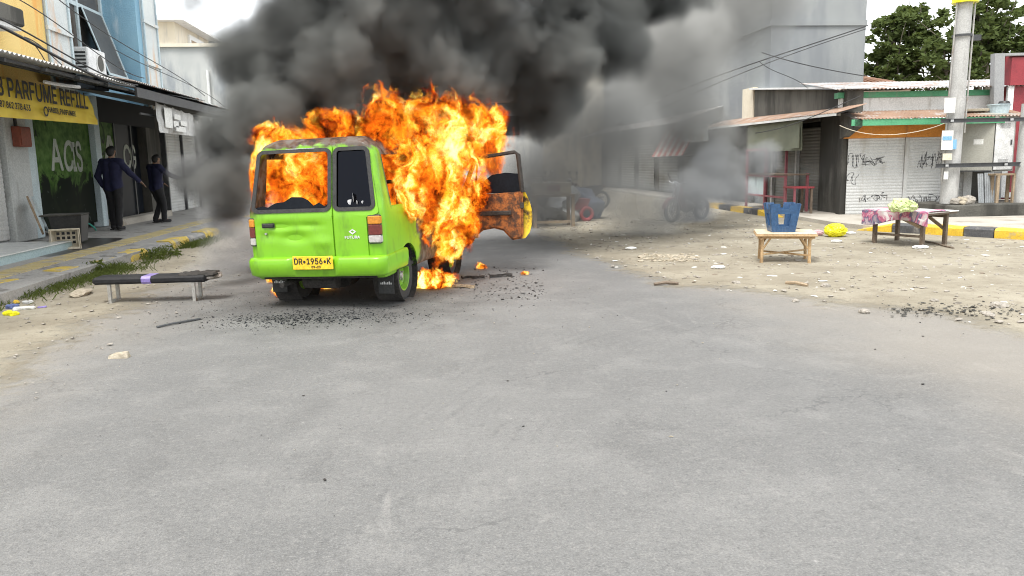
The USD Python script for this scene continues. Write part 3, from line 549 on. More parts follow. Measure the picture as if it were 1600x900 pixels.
part(fe, 'wall', bx(-16, 16, 76, 88, 0, 7), 'wall_weathered', True); part(fe, 'roof', hull([(-16.5, 75.5, 7.003), (16.5, 75.5, 7.003), (-16.5, 88, 7.003), (16.5, 88, 7.003), (-14, 82, 9.5), (14, 82, 9.5)]), 'roof_tile', True)
for i in range(7): w = part(fe, 'window', bx(-13+i*4, -11+i*4, 75.93, 75.997, 4, 5.8), 'glass_dark', True)

# ------------------------------------------------------------------ right side
XRF = 10.3
bw = thing('concrete_building', 'tall bare grey concrete building rising above the shuttered shops', 'building', (13, 28, 0))
xe = gy(1352, 60, 23.5)[0]
part(bw, 'wall', bx(XRF+.12, xe, 23.5, 46, 0, 11), 'concrete_wall', True)
for z in (5.4, 8.2): part(bw, 'floor_band', bx(XRF+.06, xe+.02, 23.45, 46, z, z+.16), 'concrete_wall', True)
cc = thing('cream_building', 'cream upper building deeper in the street with open balcony edge', 'building', (10, 48, 0))
part(cc, 'wall', bx(9.2, 16, 46.2, 62, 0, 10.5), 'wall_cream', True); part(cc, 'balcony', bx(8.2, 9.2, 46.2, 60, 5.6, 6.4), 'wall_cream', True); part(cc, 'roof', bx(8.4, 16.3, 45.9, 62.3, 10.503, 10.8), 'tin_roof', True)
an = thing('dark_shop', 'dark concrete corner shop with grey roller doors under a rusty awning', 'shop', (11, 21, 0))
part(an, 'parapet', hull([(x, y, z) for x in (XRF, XRF+.42) for y, z in ((18.75, 2.6), (18.75, 3.13), (24.3, 2.6), (24.3, 3.62))]), 'concrete_dark', True)
part(an, 'coping', hull([(x, y, z+dz) for x in (XRF-.15, XRF+.5) for y, z in ((18.6, 3.135), (24.4, 3.625)) for dz in (0, .05)]), 'tin_white', True)
part(an, 'wall', bx(XRF+.5, 11.6, 20.3, 24.3, .05, 2.6), 'concrete_dark', True)
part(an, 'column', bx(XRF-.05, XRF+.30, 18.62, 18.95, .05, 2.6, .015), 'concrete_dark', True); part(an, 'wall', bx(XRF+.02, XRF+.5, 18.953, 20.05, .05, 2.6), 'concrete_dark', True)
for i, y0 in enumerate((20.1, 21.65, 23.0)):
    shutter(an, (XRF+.2, y0+1.42, .1), (0, -1, 0), 1.4, 2.2, 'shutter_dark'); part(an, 'post', bx(XRF+.1, XRF+.22, y0+1.43, y0+1.52, .1, 2.6), 'concrete_pole', True)
part(an, 'ceiling', bx(XRF, XRF+.5, 20.05, 24.3, 2.45, 2.6), 'concrete_dark', True)
part(an, 'vent', bx(XRF-.03, XRF+.2, 24.35, 25.2, 2.7, 3.7), 'wall_cream', True, label='pale block at the end of the parapet')
ra = thing('rusty_awning', 'long rusty tin awning over the dark shop and pink stall', 'awning', (10, 22, 2.6))
part(ra, 'roof_sheet', corr((XRF+.05, 17.95, 2.74), (0, 9.2, .04), (-.75, 0, -.22), (-.2, 0, 1), 74, .012, 6, 4, .02, 7), 'tin_rust', True, smooth=True)
part(ra, 'edge_beam', beam((9.62, 18.0, 2.5), (9.62, 27.1, 2.53), .04, .06), 'white_paint', True)
for y in np.arange(18.3, 27, 1.7): part(ra, 'bracket', beam((XRF, y, 2.66), (9.64, y, 2.49), .035, .035), 'steel_dark', True)
ob = thing('olive_banner', 'olive grey cloth drop hanging below the rusty awning', 'banner', (9.75, 22.5, 2.2))
def cloth2(x, ya, yb_, z0, z1, seed, amp=.06):
    def fn(a, b): q = np.c_[a*5, b*3, np.full(len(a), seed)]; return x+(meshkit.fbm(q, 3, seed)-.5)*amp*(.2+b), ya+(yb_-ya)*a, z1+(z0-z1)*b
    return solid(grid(30, 12, fn), (.008, 0, 0))
a, b = gx(1252, 235, 9.75), gx(1168, 232, 9.75); part(ob, 'cloth', cloth2(9.75, a[1], b[1], a[2], 2.48, 3), 'banner_olive', True, smooth=True)
a, b = gx(1236, 232, 9.74), gx(1250, 232, 9.74); part(ob, 'corner_flap', hull([(9.72, b[1], a[2]), (9.72, a[1], a[2]), (9.72, b[1], 2.4), (9.70, b[1], a[2]), (9.70, a[1], a[2]), (9.70, b[1], 2.4)]), 'banner_olive', True)
for k, (nm, lab, pa, ya, pb, yb_, mt) in enumerate((('striped_awning', 'red and cream striped cloth awning far along the shops', 1018, 246, 1066, 196, 'awning_stripe'),)):
    x = 9.0; a, b = gx(pa, ya, x), gx(pb, yb_, x); t = thing(nm, lab, 'awning', (x, b[1], 2.4))
    part(t, 'cloth', hull([(x, a[1], a[2]), (x, b[1], a[2]+.05), (x+.03, a[1], a[2]), (x+.03, b[1], a[2]+.05), (x+.75, a[1], b[2]+.3), (x+.75, b[1], b[2]+.3), (x+.78, a[1], b[2]+.3), (x+.78, b[1], b[2]+.3)]), mt, True); part(t, 'frame', [rod((x, b[1], a[2]+.03), (XRF, b[1], a[2]+.05), .02), rod((x, b[1], a[2]+.03), (x, a[1], a[2]), .02)], 'steel_dark', True)
sg = thing('white_sign', 'plain pale signboard hung between the striped awning and the pink stall', 'signboard', (9.2, 25.5, 2.3)); a, b = gx(1069, 221, 9.3), gx(1106, 196, 9.3)
part(sg, 'board', bx(9.28, 9.33, b[1], a[1], a[2], b[2]), 'wall_pale', True); part(sg, 'frame', [bx(9.27, 9.34, b[1]-.04, a[1]+.04, b[2]+.002, b[2]+.05), bx(9.27, 9.34, b[1]-.04, a[1]+.04, a[2]-.05, a[2]-.002)], 'white_paint', True)
part(sg, 'hanger', [rod((9.3, b[1]+.2, b[2]+.05), (9.9, b[1]+.2, 2.9), .012), rod((9.3, a[1]-.2, b[2]+.05), (9.9, a[1]-.2, 2.9), .012)], 'steel_dark', True)
rs = thing('smoky_shop', 'grey shopfront half hidden by smoke under a sagging tin roof', 'shop', (11, 32, 0))
part(rs, 'wall', bx(XRF-.02, XRF+.1, 24.36, 46, 0, 2.7), 'concrete_dark', True); part(rs, 'roof_sheet', corr((XRF+.1, 27.2, 3.3), (0, 18, 0), (-1.6, 0, -.5), (-.2, 0, 1), 120, .014, 4, 4, .03, 9), 'tin_roof', True, smooth=True)
for i in range(5): shutter(rs, (XRF-.04, 28.3+i*3.4+2.6, .15), (0, -1, 0), 2.6, 2.1, 'shutter_dark', .12, .014)
# pink stall frame
pk = thing('pink_stall', 'pink painted stall frame with glass sides in front of the dark shop', 'stall', (9.6, 23, .1))
a, b = gz(1166, 318, .1), gz(1222, 320, .1); x0 = 9.35; ya, yb_ = gx(1166, 312, x0)[1], gx(1226, 318, x0)[1]
for y in (yb_, (ya+yb_)/2, ya):
    for x in (x0, x0+.6): part(pk, 'post', bx(x-.03, x+.03, y-.03, y+.03, .1, 1.75 if y != yb_ else 1.1), 'pink_paint', True)
for z in (.45, 1.0, 1.72):
    yy = yb_+.03 if z < 1.5 else (ya+yb_)/2
    part(pk, 'rail', bx(x0-.025, x0+.025, yy, ya, z, z+.05), 'pink_paint', True)
part(pk, 'panel', bx(x0+.03, x0+.045, (ya+yb_)/2+.03, ya-.03, .5, 1.0), 'white_blue', True); part(pk, 'counter', bx(x0-.05, x0+.65, yb_-.05, ya, 1.052, 1.085), 'old_wood', True)
pt = thing('red_side_table', 'dark red side table at the near end of the pink stall', 'table', (9.6, yb_-.4, .1))
y0 = yb_-.75; part(pt, 'top', bx(9.2, 9.75, y0-.05, y0+.55, .74, .78), 'red_paint', True)
for x in (9.25, 9.7):
    for y in (y0, y0+.5): part(pt, 'leg', bx(x-.025, x+.025, y-.025, y+.025, .1, .738), 'pink_paint' if x < 9.5 else 'old_wood', True)
# shutter shop facing the road corner
KO = np.array([10.15, 18.55, 0]); E1 = np.array([math.cos(YAW), -math.sin(YAW), 0]); E2 = np.array([math.sin(YAW), math.cos(YAW), 0])
KM = np.eye(4); KM[:3, 0], KM[:3, 1], KM[:3, 3] = E1, E2, KO
def ku(px, py, v=0.0):
    r = ray(px, py); t = ((KO+E2*v-EYEP)@E2)/(r@E2); p = EYEP+r*t; return (p-KO)@E1, p[2]
def kb(u0, u1, v0, v1, z0, z1, ch=0.0): m = bx(u0, u1, v0, v1, z0, z1, ch); m.apply_transform(KM); return m
def kp(u, v, z): return KO+E1*u+E2*v+np.array([0, 0, z])
ss = thing('shutter_shop', 'single-storey shop with two graffiti covered white roller doors, green and orange fascia', 'shop', (11.5, 19, 0))
uL = ku(1322, 300)[0]; uM0, uM1 = ku(1409, 300)[0], ku(1416, 300)[0]; uR = uM1+(uM0-uL); uE = uR+1.2
zs = ku(1366, 216)[1]; zf = ku(1366, 196)[1]
part(ss, 'wall', kb(uL-.12, ku(1545, 300)[0], .06, .3, .05, zf+.08), 'concrete_dark', True)
for u0, u1 in ((uL, uM0), (uM1, uR)): shutter(ss, kp(u0, .0, .1), E1, u1-u0, zs-.1, 'shutter_grey', .075, .012)
part(ss, 'post', kb(uM0+.01, uM1-.01, -.04, .05, .1, zs), 'shutter_grey', True); part(ss, 'post', kb(uR+.01, uR+.2, -.04, .05, .1, zs), 'white_paint', True)
part(ss, 'fascia', kb(uL-.12, uR+.4, -.05, .055, zs+.004, zf), 'orange_paint', True, label='orange fascia over the roller doors')
part(ss, 'wall', kb(uR+.2, ku(1545, 300)[0], -.0, .055, .05, zs), 'concrete_dark', True)
g0 = ku(1330, 197, -.75); g1 = ku(1330, 187, -.75); part(ss, 'fascia', kb(g0[0], uR+.45, -.78, -.74, g0[1], g1[1]), 'green_paint', True, label='green board under the lower tin roof')
part(ss, 'side_wall', hull([kp(u, v, z) for u in (uL-.2, uL-.02) for v, z in ((-.78, g0[1]-.02), (-.78, g1[1]), (.05, zs), (.05, g1[1]+.2))]), 'concrete_dark', True)
part(ss, 'roof_sheet', corr(kp(uL-.1, .35, g1[1]+.24), E1*(uR-uL+1.2), -E2*1.15+np.array([0, 0, -.23]), (0, 0, 1), 48, .014, 6, 4, .012, 12), 'tin_rust', True, smooth=True)
zw0, zw1 = ku(1400, 172, .4)[1], ku(1400, 152, .4)[1]; zg = ku(1400, 143, .4)[1]
part(ss, 'upper_wall', kb(uL-.05, uE+1.2, .4, .6, zw0-.1, zw1), 'white_paint', True); part(ss, 'fascia', kb(uL-.15, uE+1.25, .36, .6, zw1+.003, zg), 'green_paint', True, label='green board under the upper tin roof')
part(ss, 'roof_sheet', corr(kp(uL-.3, 2.6, zg+.42), E1*(uE-uL+1.8), -E2*2.5+np.array([0, 0, -.37]), (0, 0, 1), 60, .018, 6, 4, .012, 14), 'tin_roof', True, smooth=True)
rng = np.random.default_rng(11)
def scribble(px0, px1, py0, py1, seed, loops):
    r = np.random.default_rng(seed); (ua, za), (ub, zb) = ku(px0, py1), ku(px1, py0); ms_ = []
    n = int(loops)
    for i in range(n):
        c = (i+.5)/n; k = 7; q = np.c_[c+(r.uniform(-.8, .8, k)/n), r.uniform(0.05, .95, k)]; q = q[np.argsort(q[:, 0]+r.uniform(-.5, .5, k)/n)]
        s_ = spline(q, 26); pts = [kp(ua+(ub-ua)*min(1, max(0, a)), -.006, za+(zb-za)*min(1.05, max(-.05, b))) for a, b in s_]; ms_.append(tube(pts, .009, 4))
    return ms_
gp = None
for i, a in enumerate(((1324, 1352, 238, 264, 5, 4), (1346, 1383, 244, 258, 6, 5), (1322, 1342, 264, 290, 7, 2), (1340, 1386, 298, 318, 8, 5), (1432, 1472, 238, 264, 9, 6), (1418, 1470, 303, 320, 10, 7))):
    part(ss, 'graffiti', scribble(*a), 'graffiti_black', True)
cb_ = thing('slack_cable', 'pale slack cable drooping across the orange fascia', 'cable', kp(uL, -.8, 2.3)); q = [kp(*((lambda w: (w[0], -.8, w[1]))(ku(a, b, -.8)))) for a, b in ((1312, 196), (1350, 208), (1400, 210), (1440, 204), (1478, 192))]
part(cb_, 'wire', tube(spline(q, 30), .008, 5), 'plastic_cream', True)
# brown tiled house roof behind
br = thing('tiled_house', 'house with brown tiled hip roof showing behind the tin roof', 'house', kp(2, 8, 0)); u0, z0 = ku(1335, 140, 8); u1, _ = ku(1432, 140, 8); z1 = ku(1385, 122, 8)[1]
part(br, 'wall', kb(u0+.2, u1-.2, 8, 13, 0, z0-.05), 'wall_cream', True); rfm = hull([kp(u, v, z0) for u in (u0, u1) for v in (7.6, 13.4)]+[kp(u0+.9, 10.5, z1+.35), kp(u1-1.2, 10.5, z1+.35)]); part(br, 'roof', rfm, 'roof_tile', True)
for i in range(7):
    f0 = i/6.; part(br, 'ridge_rib', rod(kp(u0+(u1-u0)*f0, 7.58, z0+.02), kp(u0+.9+(u1-u0-2.1)*f0, 10.5, z1+.37), .035, 6), 'roof_tile', True)
# plinth, poles, rails
VP = -1.45
pu, _ = ku(1478, 330, VP); zt = ku(1530, 319, VP)[1]
pn = thing('concrete_plinth', 'low rough concrete plinth under the pole and the cabinet', 'plinth', kp(pu+1, VP, .1))
m = kb(pu, pu+4.2, VP, .0, .06, zt, .03).subdivide_to_size(.2); m.vertices += (meshkit.fbm(m.vertices*3, 3, 4)-.5)[:, None]*.05; part(pn, 'slab', m, 'concrete_dark', True, smooth=30)
def pole(name, label, px0, px1, ptop, v, zb, r0, r1, zt_, ln=0.0):
    u = (ku(px0, ptop, v)[0]+ku(px1, ptop, v)[0])/2; t = thing(name, label, 'utility pole', kp(u, v, zb)); part(t, 'shaft', rod(kp(u-ln, v, zb), kp(u-ln*.25, v, zt_), r0, 24, r1), 'concrete_pole', True, smooth=40); return t, u
VPo = -1.0
up_, uz = pole('utility_pole', 'thick grey concrete utility pole with yellow cap plate and stuck papers', 1479, 1511, 250, VPo, zt, .19, .15, 6.4, .13)
wl = ku(1495, 5, VPo)[1]; part(up_, 'bracket', lathe([(.0, wl), (.27, wl), (.27, wl+.2), (.0, wl+.2)], 20).apply_translation(kp(uz-.05, VPo, 0)), 'plastic_yellow', True, label='yellow collar near the top')
for pxx in (-.235, .225): part(up_, 'conduit', rod(kp(uz-.12+pxx, VPo-.05, .9 if pxx < 0 else 2.0), kp(uz-.04+pxx*.88, VPo-.05, 5.5), .02, 8), 'galv_pipe', True)
zc = ku(1495, 58, VPo)[1]; part(up_, 'clamp', [lathe([(.19, zc), (.21, zc), (.21, zc+.05), (.19, zc+.05), (.19, zc)], 20).apply_translation(kp(uz-.07, VPo, 0)), kb(uz+.08, uz+.34, VPo-.05, VPo+.05, zc-.08, zc+.04)], 'steel_dark', True)
def paper(px0, py0, px1, py1, mat, lab=None, v=VPo-.235):
    (a, z1), (b, z0) = ku(px0, py0, v), ku(px1, py1, v); part(up_, 'paper', kb(a, b, v-.006, v, z0, z1), mat, True, label=lab)
paper(1476, 153, 1492, 176, 'paper_white'); paper(1472, 204, 1488, 234, 'paper_white'); paper(1473, 213, 1487, 219, 'paper_blue', 'blue band on a pasted notice', VPo-.244); paper(1489, 218, 1494, 233, 'paper_blue'); paper(1473, 240, 1487, 250, 'plastic_cream'); paper(1475, 268, 1481, 280, 'paper_white')
p2, uz2 = pole('utility_pole', 'second concrete pole at the picture edge beside the red booth', 1586, 1618, 250, VP+.25, zt, .20, .16, 2.62)
for py, vr, lab in ((189, VPo-.30, 'upper dark steel rail fixed across the poles'), (259, VPo-.27, 'lower dark steel rail fixed across the poles')):
    a, z = ku(1470 if py < 200 else 1462, py, vr); t = thing('steel_rail', lab, 'rail', kp(a+1, vr, z)); part(t, 'bar', [kb(a, a+3.4, vr-.03, vr+.03, z-.045, z-.035), kb(a, a+3.4, vr-.03, vr+.03, z+.035, z+.045), kb(a+.001, a+3.399, vr-.006, vr+.006, z-.035, z+.035)], 'steel_dark', True)
    for k in range(3): part(t, 'bolt', kb(a+.2+k*1.35, a+.27+k*1.35, vr-.05, vr-.031, z-.025, z+.025), 'chrome', True)
# cabinet
VC = -.75; (c0, ct), (c1, cbm) = ku(1507, 186, VC), ku(1549, 268, VC); c2 = ku(1589, 240, VC)[0]
cab = thing('meter_cabinet', 'beige grey steel cabinet with vents raised behind the rails', 'cabinet', kp(c0, VC, 1))
m = hull([kp(c0, VC+.55, z) for z in (cbm, ct)]+[kp(c1, VC, z) for z in (cbm, ct)]+[kp(c2, VC+.12, z) for z in (cbm, ct)]+[kp(c1+.15, VC+.85, z) for z in (cbm, ct)]); part(cab, 'case', m, 'cabinet_grey', True)
part(cab, 'lid', hull([kp(c0-.05, VC+.57, z) for z in (ct+.002, ct+.16)]+[kp(c1, VC-.05, z) for z in (ct+.002, ct+.1)]+[kp(c2+.06, VC+.1, z) for z in (ct+.002, ct+.1)]+[kp(c1+.15, VC+.9, z) for z in (ct+.002, ct+.22)]), 'cabinet_grey', True)
dv = np.array([c2-c1, .12, 0]); dv = dv/np.linalg.norm(dv); DU = E1*dv[0]+E2*dv[1]
part(cab, 'door', place(bx(.03, (c2-c1)-.03, .04, ct-cbm-.04, 0, .012), kp(c1, VC, cbm)-np.cross(DU, (0, 0, 1))*-.006, DU, (0, 0, 1)), 'white_enamel', True)
W_ = c2-c1; Hc = ct-cbm
for a, b, c, d_ in ((.012, .026, .02, Hc-.02), (W_-.026, W_-.012, .02, Hc-.02), (.028, W_-.028, .02, .034), (.028, W_-.028, Hc-.034, Hc-.02)): part(cab, 'door_gap', place(bx(a, b, c, d_, 0, .006), kp(c1, VC, cbm), DU, (0, 0, 1)), 'dark_void', True)
part(cab, 'lock', place(bx(W_-.12, W_-.08, Hc*.5, Hc*.5+.12, 0, .03), kp(c1, VC, cbm), DU, (0, 0, 1)), 'steel_dark', True)
SU = (E1*(c1-c0)-E2*.55); SL = np.linalg.norm(SU); SU = SU/SL
part(cab, 'side_plate', place(bx(SL*.55, SL*.55+.2, Hc*.52, Hc*.52+.12, .0, .006), kp(c0, VC+.55, cbm), SU, (0, 0, 1)), 'paper_white', True); part(cab, 'bottom_edge', place(bx(.01, SL-.01, .0, .03, .0, .008), kp(c0, VC+.55, cbm), SU, (0, 0, 1)), 'steel_dark', True)
for k in range(6):
    for h in (.16, 1.0): part(cab, 'vent_slot', place(bx(.14, .42, h+k*.022, h+k*.022+.009, .0, .018), kp(c1, VC, cbm), DU, (0, 0, 1)), 'steel_dark', True)
part(cab, 'leg', kb(c1+.05, c1+.15, VC+.3, VC+.4, zt, cbm-.002), 'steel_dark', True)
ba = thing('grey_basin', 'pale plastic basin with a dark pot on the cabinet', 'basin', kp(c1+.25, VC+.3, ct+.1)); a, z = ku(1566, 178, VC+.2)
part(ba, 'tub', lathe([(.0, .0), (.20, 0), (.24, .20), (.26, .20), (.26, .22), (.22, .22), (.18, .03), (0, .03)], 18).apply_translation(kp(a, VC+.35, ct+.12)), 'white_blue', True)
part(ba, 'pot', lathe([(0, 0), (.10, .01), (.13, .08), (.10, .13), (0, .13)], 16).apply_translation(kp(a+.1, VC+.32, ct+.28)), 'plastic_black', True)
tl = thing('concrete_slab', 'flat pale slab left on the cabinet lid', 'slab', kp(c0+.3, VC+.3, ct+.2)); part(tl, 'block', kb(c0+.14, c1+.05, VC+.32, VC+.6, ct+.19, ct+.25, .01), 'stone_pale', True)
# corrugated sheets leaning
for i, (pa, pb) in enumerate(((1515, 1524), (1526, 1541))):
    a, b = ku(pa, 300, VC+.1)[0], ku(pb, 300, VC+.1)[0]; t = thing('tin_sheet', ('narrow zinc sheet standing below the cabinet', 'wide corrugated zinc sheet standing below the cabinet')[i], 'tin sheet', kp(a, VC, zt))
    part(t, 'sheet', corr(kp(a, VC-.28+.02*i, zt), E1*(b-a), np.array([0, 0, cbm-zt-.04+.02*i])+E2*.12, -E2, 3+2*i, .02, 8, 3), 'tin_zinc', True, smooth=True)
# red booth
VB = .1; bo = thing('red_booth', 'dark red booth with white frame and grey surround beside the cabinet', 'booth', kp(3.4, VB, .3))
(b0, bt), (b1, bb) = ku(1553, 84, VB), ku(1548, 313, VB)
part(bo, 'back', kb(b1+.25, b1+2.6, VB+.1, VB+.25, zt, bt-.05), 'red_paint', True); part(bo, 'surround', hull([kp(u, v, z) for v in (VB-.08, VB+.1) for u, z in ((b0-.02, bt), (b1-.02, zt+.02), (b0+.22, bt), (b1+.2, zt+.02))]), 'booth_grey', True)
part(bo, 'top', kb(b0+.222, b1+2.6, VB-.08, VB+.098, bt-.06, bt), 'booth_grey', True)
part(bo, 'white_frame', [kb(b1+.24, b1+.38, VB+.02, VB+.097, zt+.05, bt-.75), kb(b1+.381, b1+1.6, VB+.02, VB+.096, zt+.05, zt+.17)], 'white_enamel', True)
part(bo, 'header', kb(b1+.24, b1+2.4, VB-.03, VB+.095, bt-.75, bt-.1), 'red_paint', True)
bt_ = thing('small_bench', 'small wooden bench between the zinc sheets and the pole', 'bench', kp(3.6, VC, zt)); a, z = ku(1553, 274, VC-.3); b = ku(1588, 274, VC-.3)[0]
part(bt_, 'top', kb(a-.05, b, VC-.45, VC-.15, z, z+.04), 'raw_wood', True)
for u in (a+.03, b-.12):
    for v in (VC-.42, VC-.2): part(bt_, 'leg', kb(u-.03, u+.03, v-.03, v+.03, zt, z-.002), 'raw_wood', True)
rr = random.Random(4)
for i, lab in enumerate(('brown stone heaped at the foot of the thick pole', 'pale broken lump beside the foot of the pole', 'grey stone near the zinc sheets')):
    a = ku(1492+i*9, 312, VC-.45)[0]; t = single('stone', rock(.1+.02*i, 20+i, (1.3, 1, .8)).apply_translation(kp(a, VC-.5, zt+.06)), 'stone_grey' if i != 1 else 'stone_pale', lab, 'stone')

# ------------------------------------------------------------------ trees
def tree(label, base, H, crown, seed, nleaf):
    r = np.random.default_rng(seed); t = thing('broad_tree', label, 'tree', tuple(base)); base = np.array(base)
    tips = []; br_ = []
    tr = spline([base, base+(.1, .1, H*.25), base+(-.15, .2, H*.45)], 8); br_.append(tube(tr, np.linspace(.28, .17, 8), 8))
    top = tr[-1]
    for c, rad in crown:
        c = base+np.array(c); mid = (top+c)/2+r.uniform(-.4, .4, 3); q = spline([top, mid, c], 8); br_.append(tube(q, np.linspace(.12, .03, 8), 6))
        for k in range(7):
            e = c+r.normal(0, .55, 3)*rad; br_.append(tube(spline([q[5], (q[5]+e)/2+r.uniform(-.2, .2, 3), e], 6), np.linspace(.035, .01, 6), 5))
    part(t, 'trunk', br_, 'bark', True, smooth=True)
    n = 0; V = []; Fc = []; share = np.array([rad**2 for _, rad in crown]); share = share/share.sum()
    for (c, rad), sh in zip(crown, share):
        c = base+np.array(c); ncl = max(6, int(19*rad)); cc = c+r.normal(0, .5, (ncl, 3))*rad*np.array([1, 1, .8]); cr = r.uniform(.18, .40, ncl)*rad**.5
        k = int(nleaf*sh); w = r.integers(0, ncl, k); d = r.normal(0, 1, (k, 3)); d /= np.linalg.norm(d, axis=1)[:, None]; P = cc[w]+d*cr[w][:, None]*r.uniform(.5, 1.05, (k, 1))*np.array([1, 1, .7])
        a = r.normal(0, 1, (k, 3)); a[:, 2] *= .5; a /= np.linalg.norm(a, axis=1)[:, None]; b = np.cross(a, r.normal(0, 1, (k, 3))); b /= np.linalg.norm(b, axis=1)[:, None]
        L = r.uniform(.10, .18, (k, 1)); W_ = L*.42
        V.append(np.stack([P-a*L, P+b*W_, P+a*L, P-b*W_], 1).reshape(-1, 3)); o = n+np.arange(k)*4; Fc.append(np.vstack([np.c_[o, o+1, o+2], np.c_[o, o+2, o+3]])); n += 4*k
    part(t, 'crown', trimesh.Trimesh(np.vstack(V), np.vstack(Fc), process=False), 'leaves', True)
def tpos(px, py, D): p = gd(px, py, D); return p
bs1 = gd(1425, 150, 34); bs1[2] = 0
def rel(px, py, D, base, rad): return (tuple(gd(px, py, D)-base), rad)
tree('leafy tree left of the thick pole above the tin roof', bs1, 5.5, [rel(1420, 45, 34, bs1, 1.1), rel(1395, 60, 34, bs1, 1.0), rel(1445, 75, 33.5, bs1, 1.2), rel(1370, 95, 34, bs1, .9), rel(1410, 110, 34, bs1, 1.3), rel(1455, 115, 34, bs1, 1.1), rel(1430, 20, 34, bs1, .6), rel(1380, 40, 34, bs1, .5), rel(1362, 120, 34.5, bs1, .7)], 5, 9000)
bs2 = gd(1540, 150, 31); bs2[2] = 0
tree('wide tree right of the thick pole behind the red booth', bs2, 5.0, [rel(1530, 20, 31, bs2, 1.1), rel(1560, 12, 31, bs2, 1.1), rel(1500, 60, 31, bs2, 1.1), rel(1475, 70, 31, bs2, .9), rel(1575, 60, 31, bs2, .9), rel(1540, 95, 31, bs2, 1.3), rel(1590, 95, 31, bs2, 1.2), rel(1500, 110, 31, bs2, 1.2), rel(1620, 60, 31, bs2, 1.4), rel(1545, 45, 31.5, bs2, .6)], 6, 9500)
# ------------------------------------------------------------------ the burning van (x right, y forward, z up; origin on the road below the rear axle)
VR = math.radians(-18.0); VL = (-.985, 9.43, 0)
van = thing('burning_minivan', 'bright green minivan burning with broken rear window and open front door', 'minivan', VL, VR)
LEAN = rotation_matrix(math.radians(-1.3), [0, 1, 0], (0, 0, .3))@np.diag([1.075, 1, 1, 1])
def lean(m): m = tm(m).copy(); m.apply_transform(LEAN); return m
def V(x, y, z): return (frame(VL, VR)@LEAN@np.array([x, y, z, 1.]))[:3]
def pv_(name, m, mat, parent=van, smooth=False, label=None):
    if isinstance(m, list): m = trimesh.util.concatenate([tm(q) for q in m])
    return part(parent, name, lean(m), mat, smooth=smooth, label=label)
ZS = np.array([.30, .36, .55, 1.02, 1.80, 1.86]); YS = np.array([-.69, -.70, -.73, -.73, -.585, -.50])
def yr(z): return np.interp(z, ZS, YS)
def man(m): return manifold3d.Manifold(manifold3d.Mesh(np.asarray(m.vertices, np.float32), np.asarray(m.faces, np.uint32)))
side = Polygon([(-.69, .33), (-.73, .55), (-.73, 1.02), (-.585, 1.80), (-.50, 1.865), (.4, 1.885), (1.6, 1.87), (1.85, 1.82), (2.42, 1.12), (2.60, .98), (2.62, .40), (2.55, .33)])
frontp = Polygon([(-.70, .30), (-.735, .5), (-.74, .75), (-.735, 1.05), (-.645, 1.70), (-.58, 1.80), (-.45, 1.87), (.45, 1.87), (.58, 1.80), (.645, 1.70), (.735, 1.05), (.74, .75), (.735, .5), (.70, .30)])
topp = sbox(-.74, -.74, .74, 2.63).buffer(-.10).buffer(.10, quad_segs=8)
A1 = prism(side, 1.6); A1 = place(A1, (-.8, 0, 0), (0, 1, 0), (0, 0, 1)); A2 = place(prism(frontp, 3.6), (0, 2.8, 0), (1, 0, 0), (0, 0, 1)); A3 = prism(topp, 2.2)
bodym = (man(A1) ^ man(A2) ^ man(A3)).refine_to_length(.05)
bm = tm(bodym); bm.merge_vertices(); trimesh.smoothing.filter_laplacian(bm, lamb=.5, iterations=3)
outer = man(bm); inn = bm.copy(); c0 = np.array([0, .94, 1.08]); inn.vertices = (inn.vertices-c0)*np.array([.945, .965, .93])+c0; inner = man(inn)
shell = outer-inner
def cut_rear(poly, d=.5): return man(place(prism(poly, d), (0, -.35, 0), (1, 0, 0), (0, 0, 1)))
def rpoly(pts, r=.05): return Polygon(pts).buffer(-r).buffer(r, quad_segs=6)
WL = rpoly([(-.665, 1.09), (.185, 1.09), (.185, 1.735), (-.575, 1.735), (-.60, 1.70)], .06); WR = rpoly([(.235, 1.09), (.655, 1.09), (.585, 1.70), (.555, 1.735), (.235, 1.735)], .05)
shell = shell-cut_rear(WL.buffer(.012))-cut_rear(WR.buffer(.012))
def cyl_x(x0, x1, y, z, r, n=28): return man(rod((x0, y, z), (x1, y, z), r, n))
for sx in (-1, 1):
    for y in (0, 2.0): shell = shell-cyl_x(sx*.42, sx*.9, y, .30, .345)
    for y0, y1 in ((-.42, .45), (.55, 1.35), (1.5, 2.05)): shell = shell-man(bx(sx*.5, sx*.9, y0, y1, 1.10, 1.66, .0))
shell = shell-man(bx(.60, .9, 1.45, 2.22, .50, 1.1))                     # front right door opening
shell = shell-man(hull([(x, y, z) for x in (-.6, .6) for y, z in ((1.88, 1.76), (2.36, 1.22), (2.1, 1.9), (2.7, 1.3))]))
body = pv_('body', shell, 'van_green', smooth=32)
li = bm.copy(); li.vertices = (li.vertices-c0)*np.array([.938, .96, .92])+c0; lj = bm.copy(); lj.vertices = (lj.vertices-c0)*np.array([.925, .95, .90])+c0; lin = man(li)-man(lj)-cut_rear(WL.buffer(.03))-cut_rear(WR.buffer(.03))
for sx in (-1, 1):
    for y in (0, 2.0): lin = lin-cyl_x(sx*.3, sx*.9, y, .30, .36)
    for y0, y1 in ((-.42, .45), (.55, 1.35), (1.5, 2.05)): lin = lin-man(bx(sx*.4, sx*.9, y0, y1, 1.09, 1.67))
lin = lin-man(bx(.5, .9, 1.44, 2.23, .50, 1.1))-man(hull([(x, y, z) for x in (-.65, .65) for y, z in ((1.7, 1.78), (2.2, 1.12), (2.1, 2.0), (2.8, 1.3))]))
pv_('inner_lining', lin, 'charred')
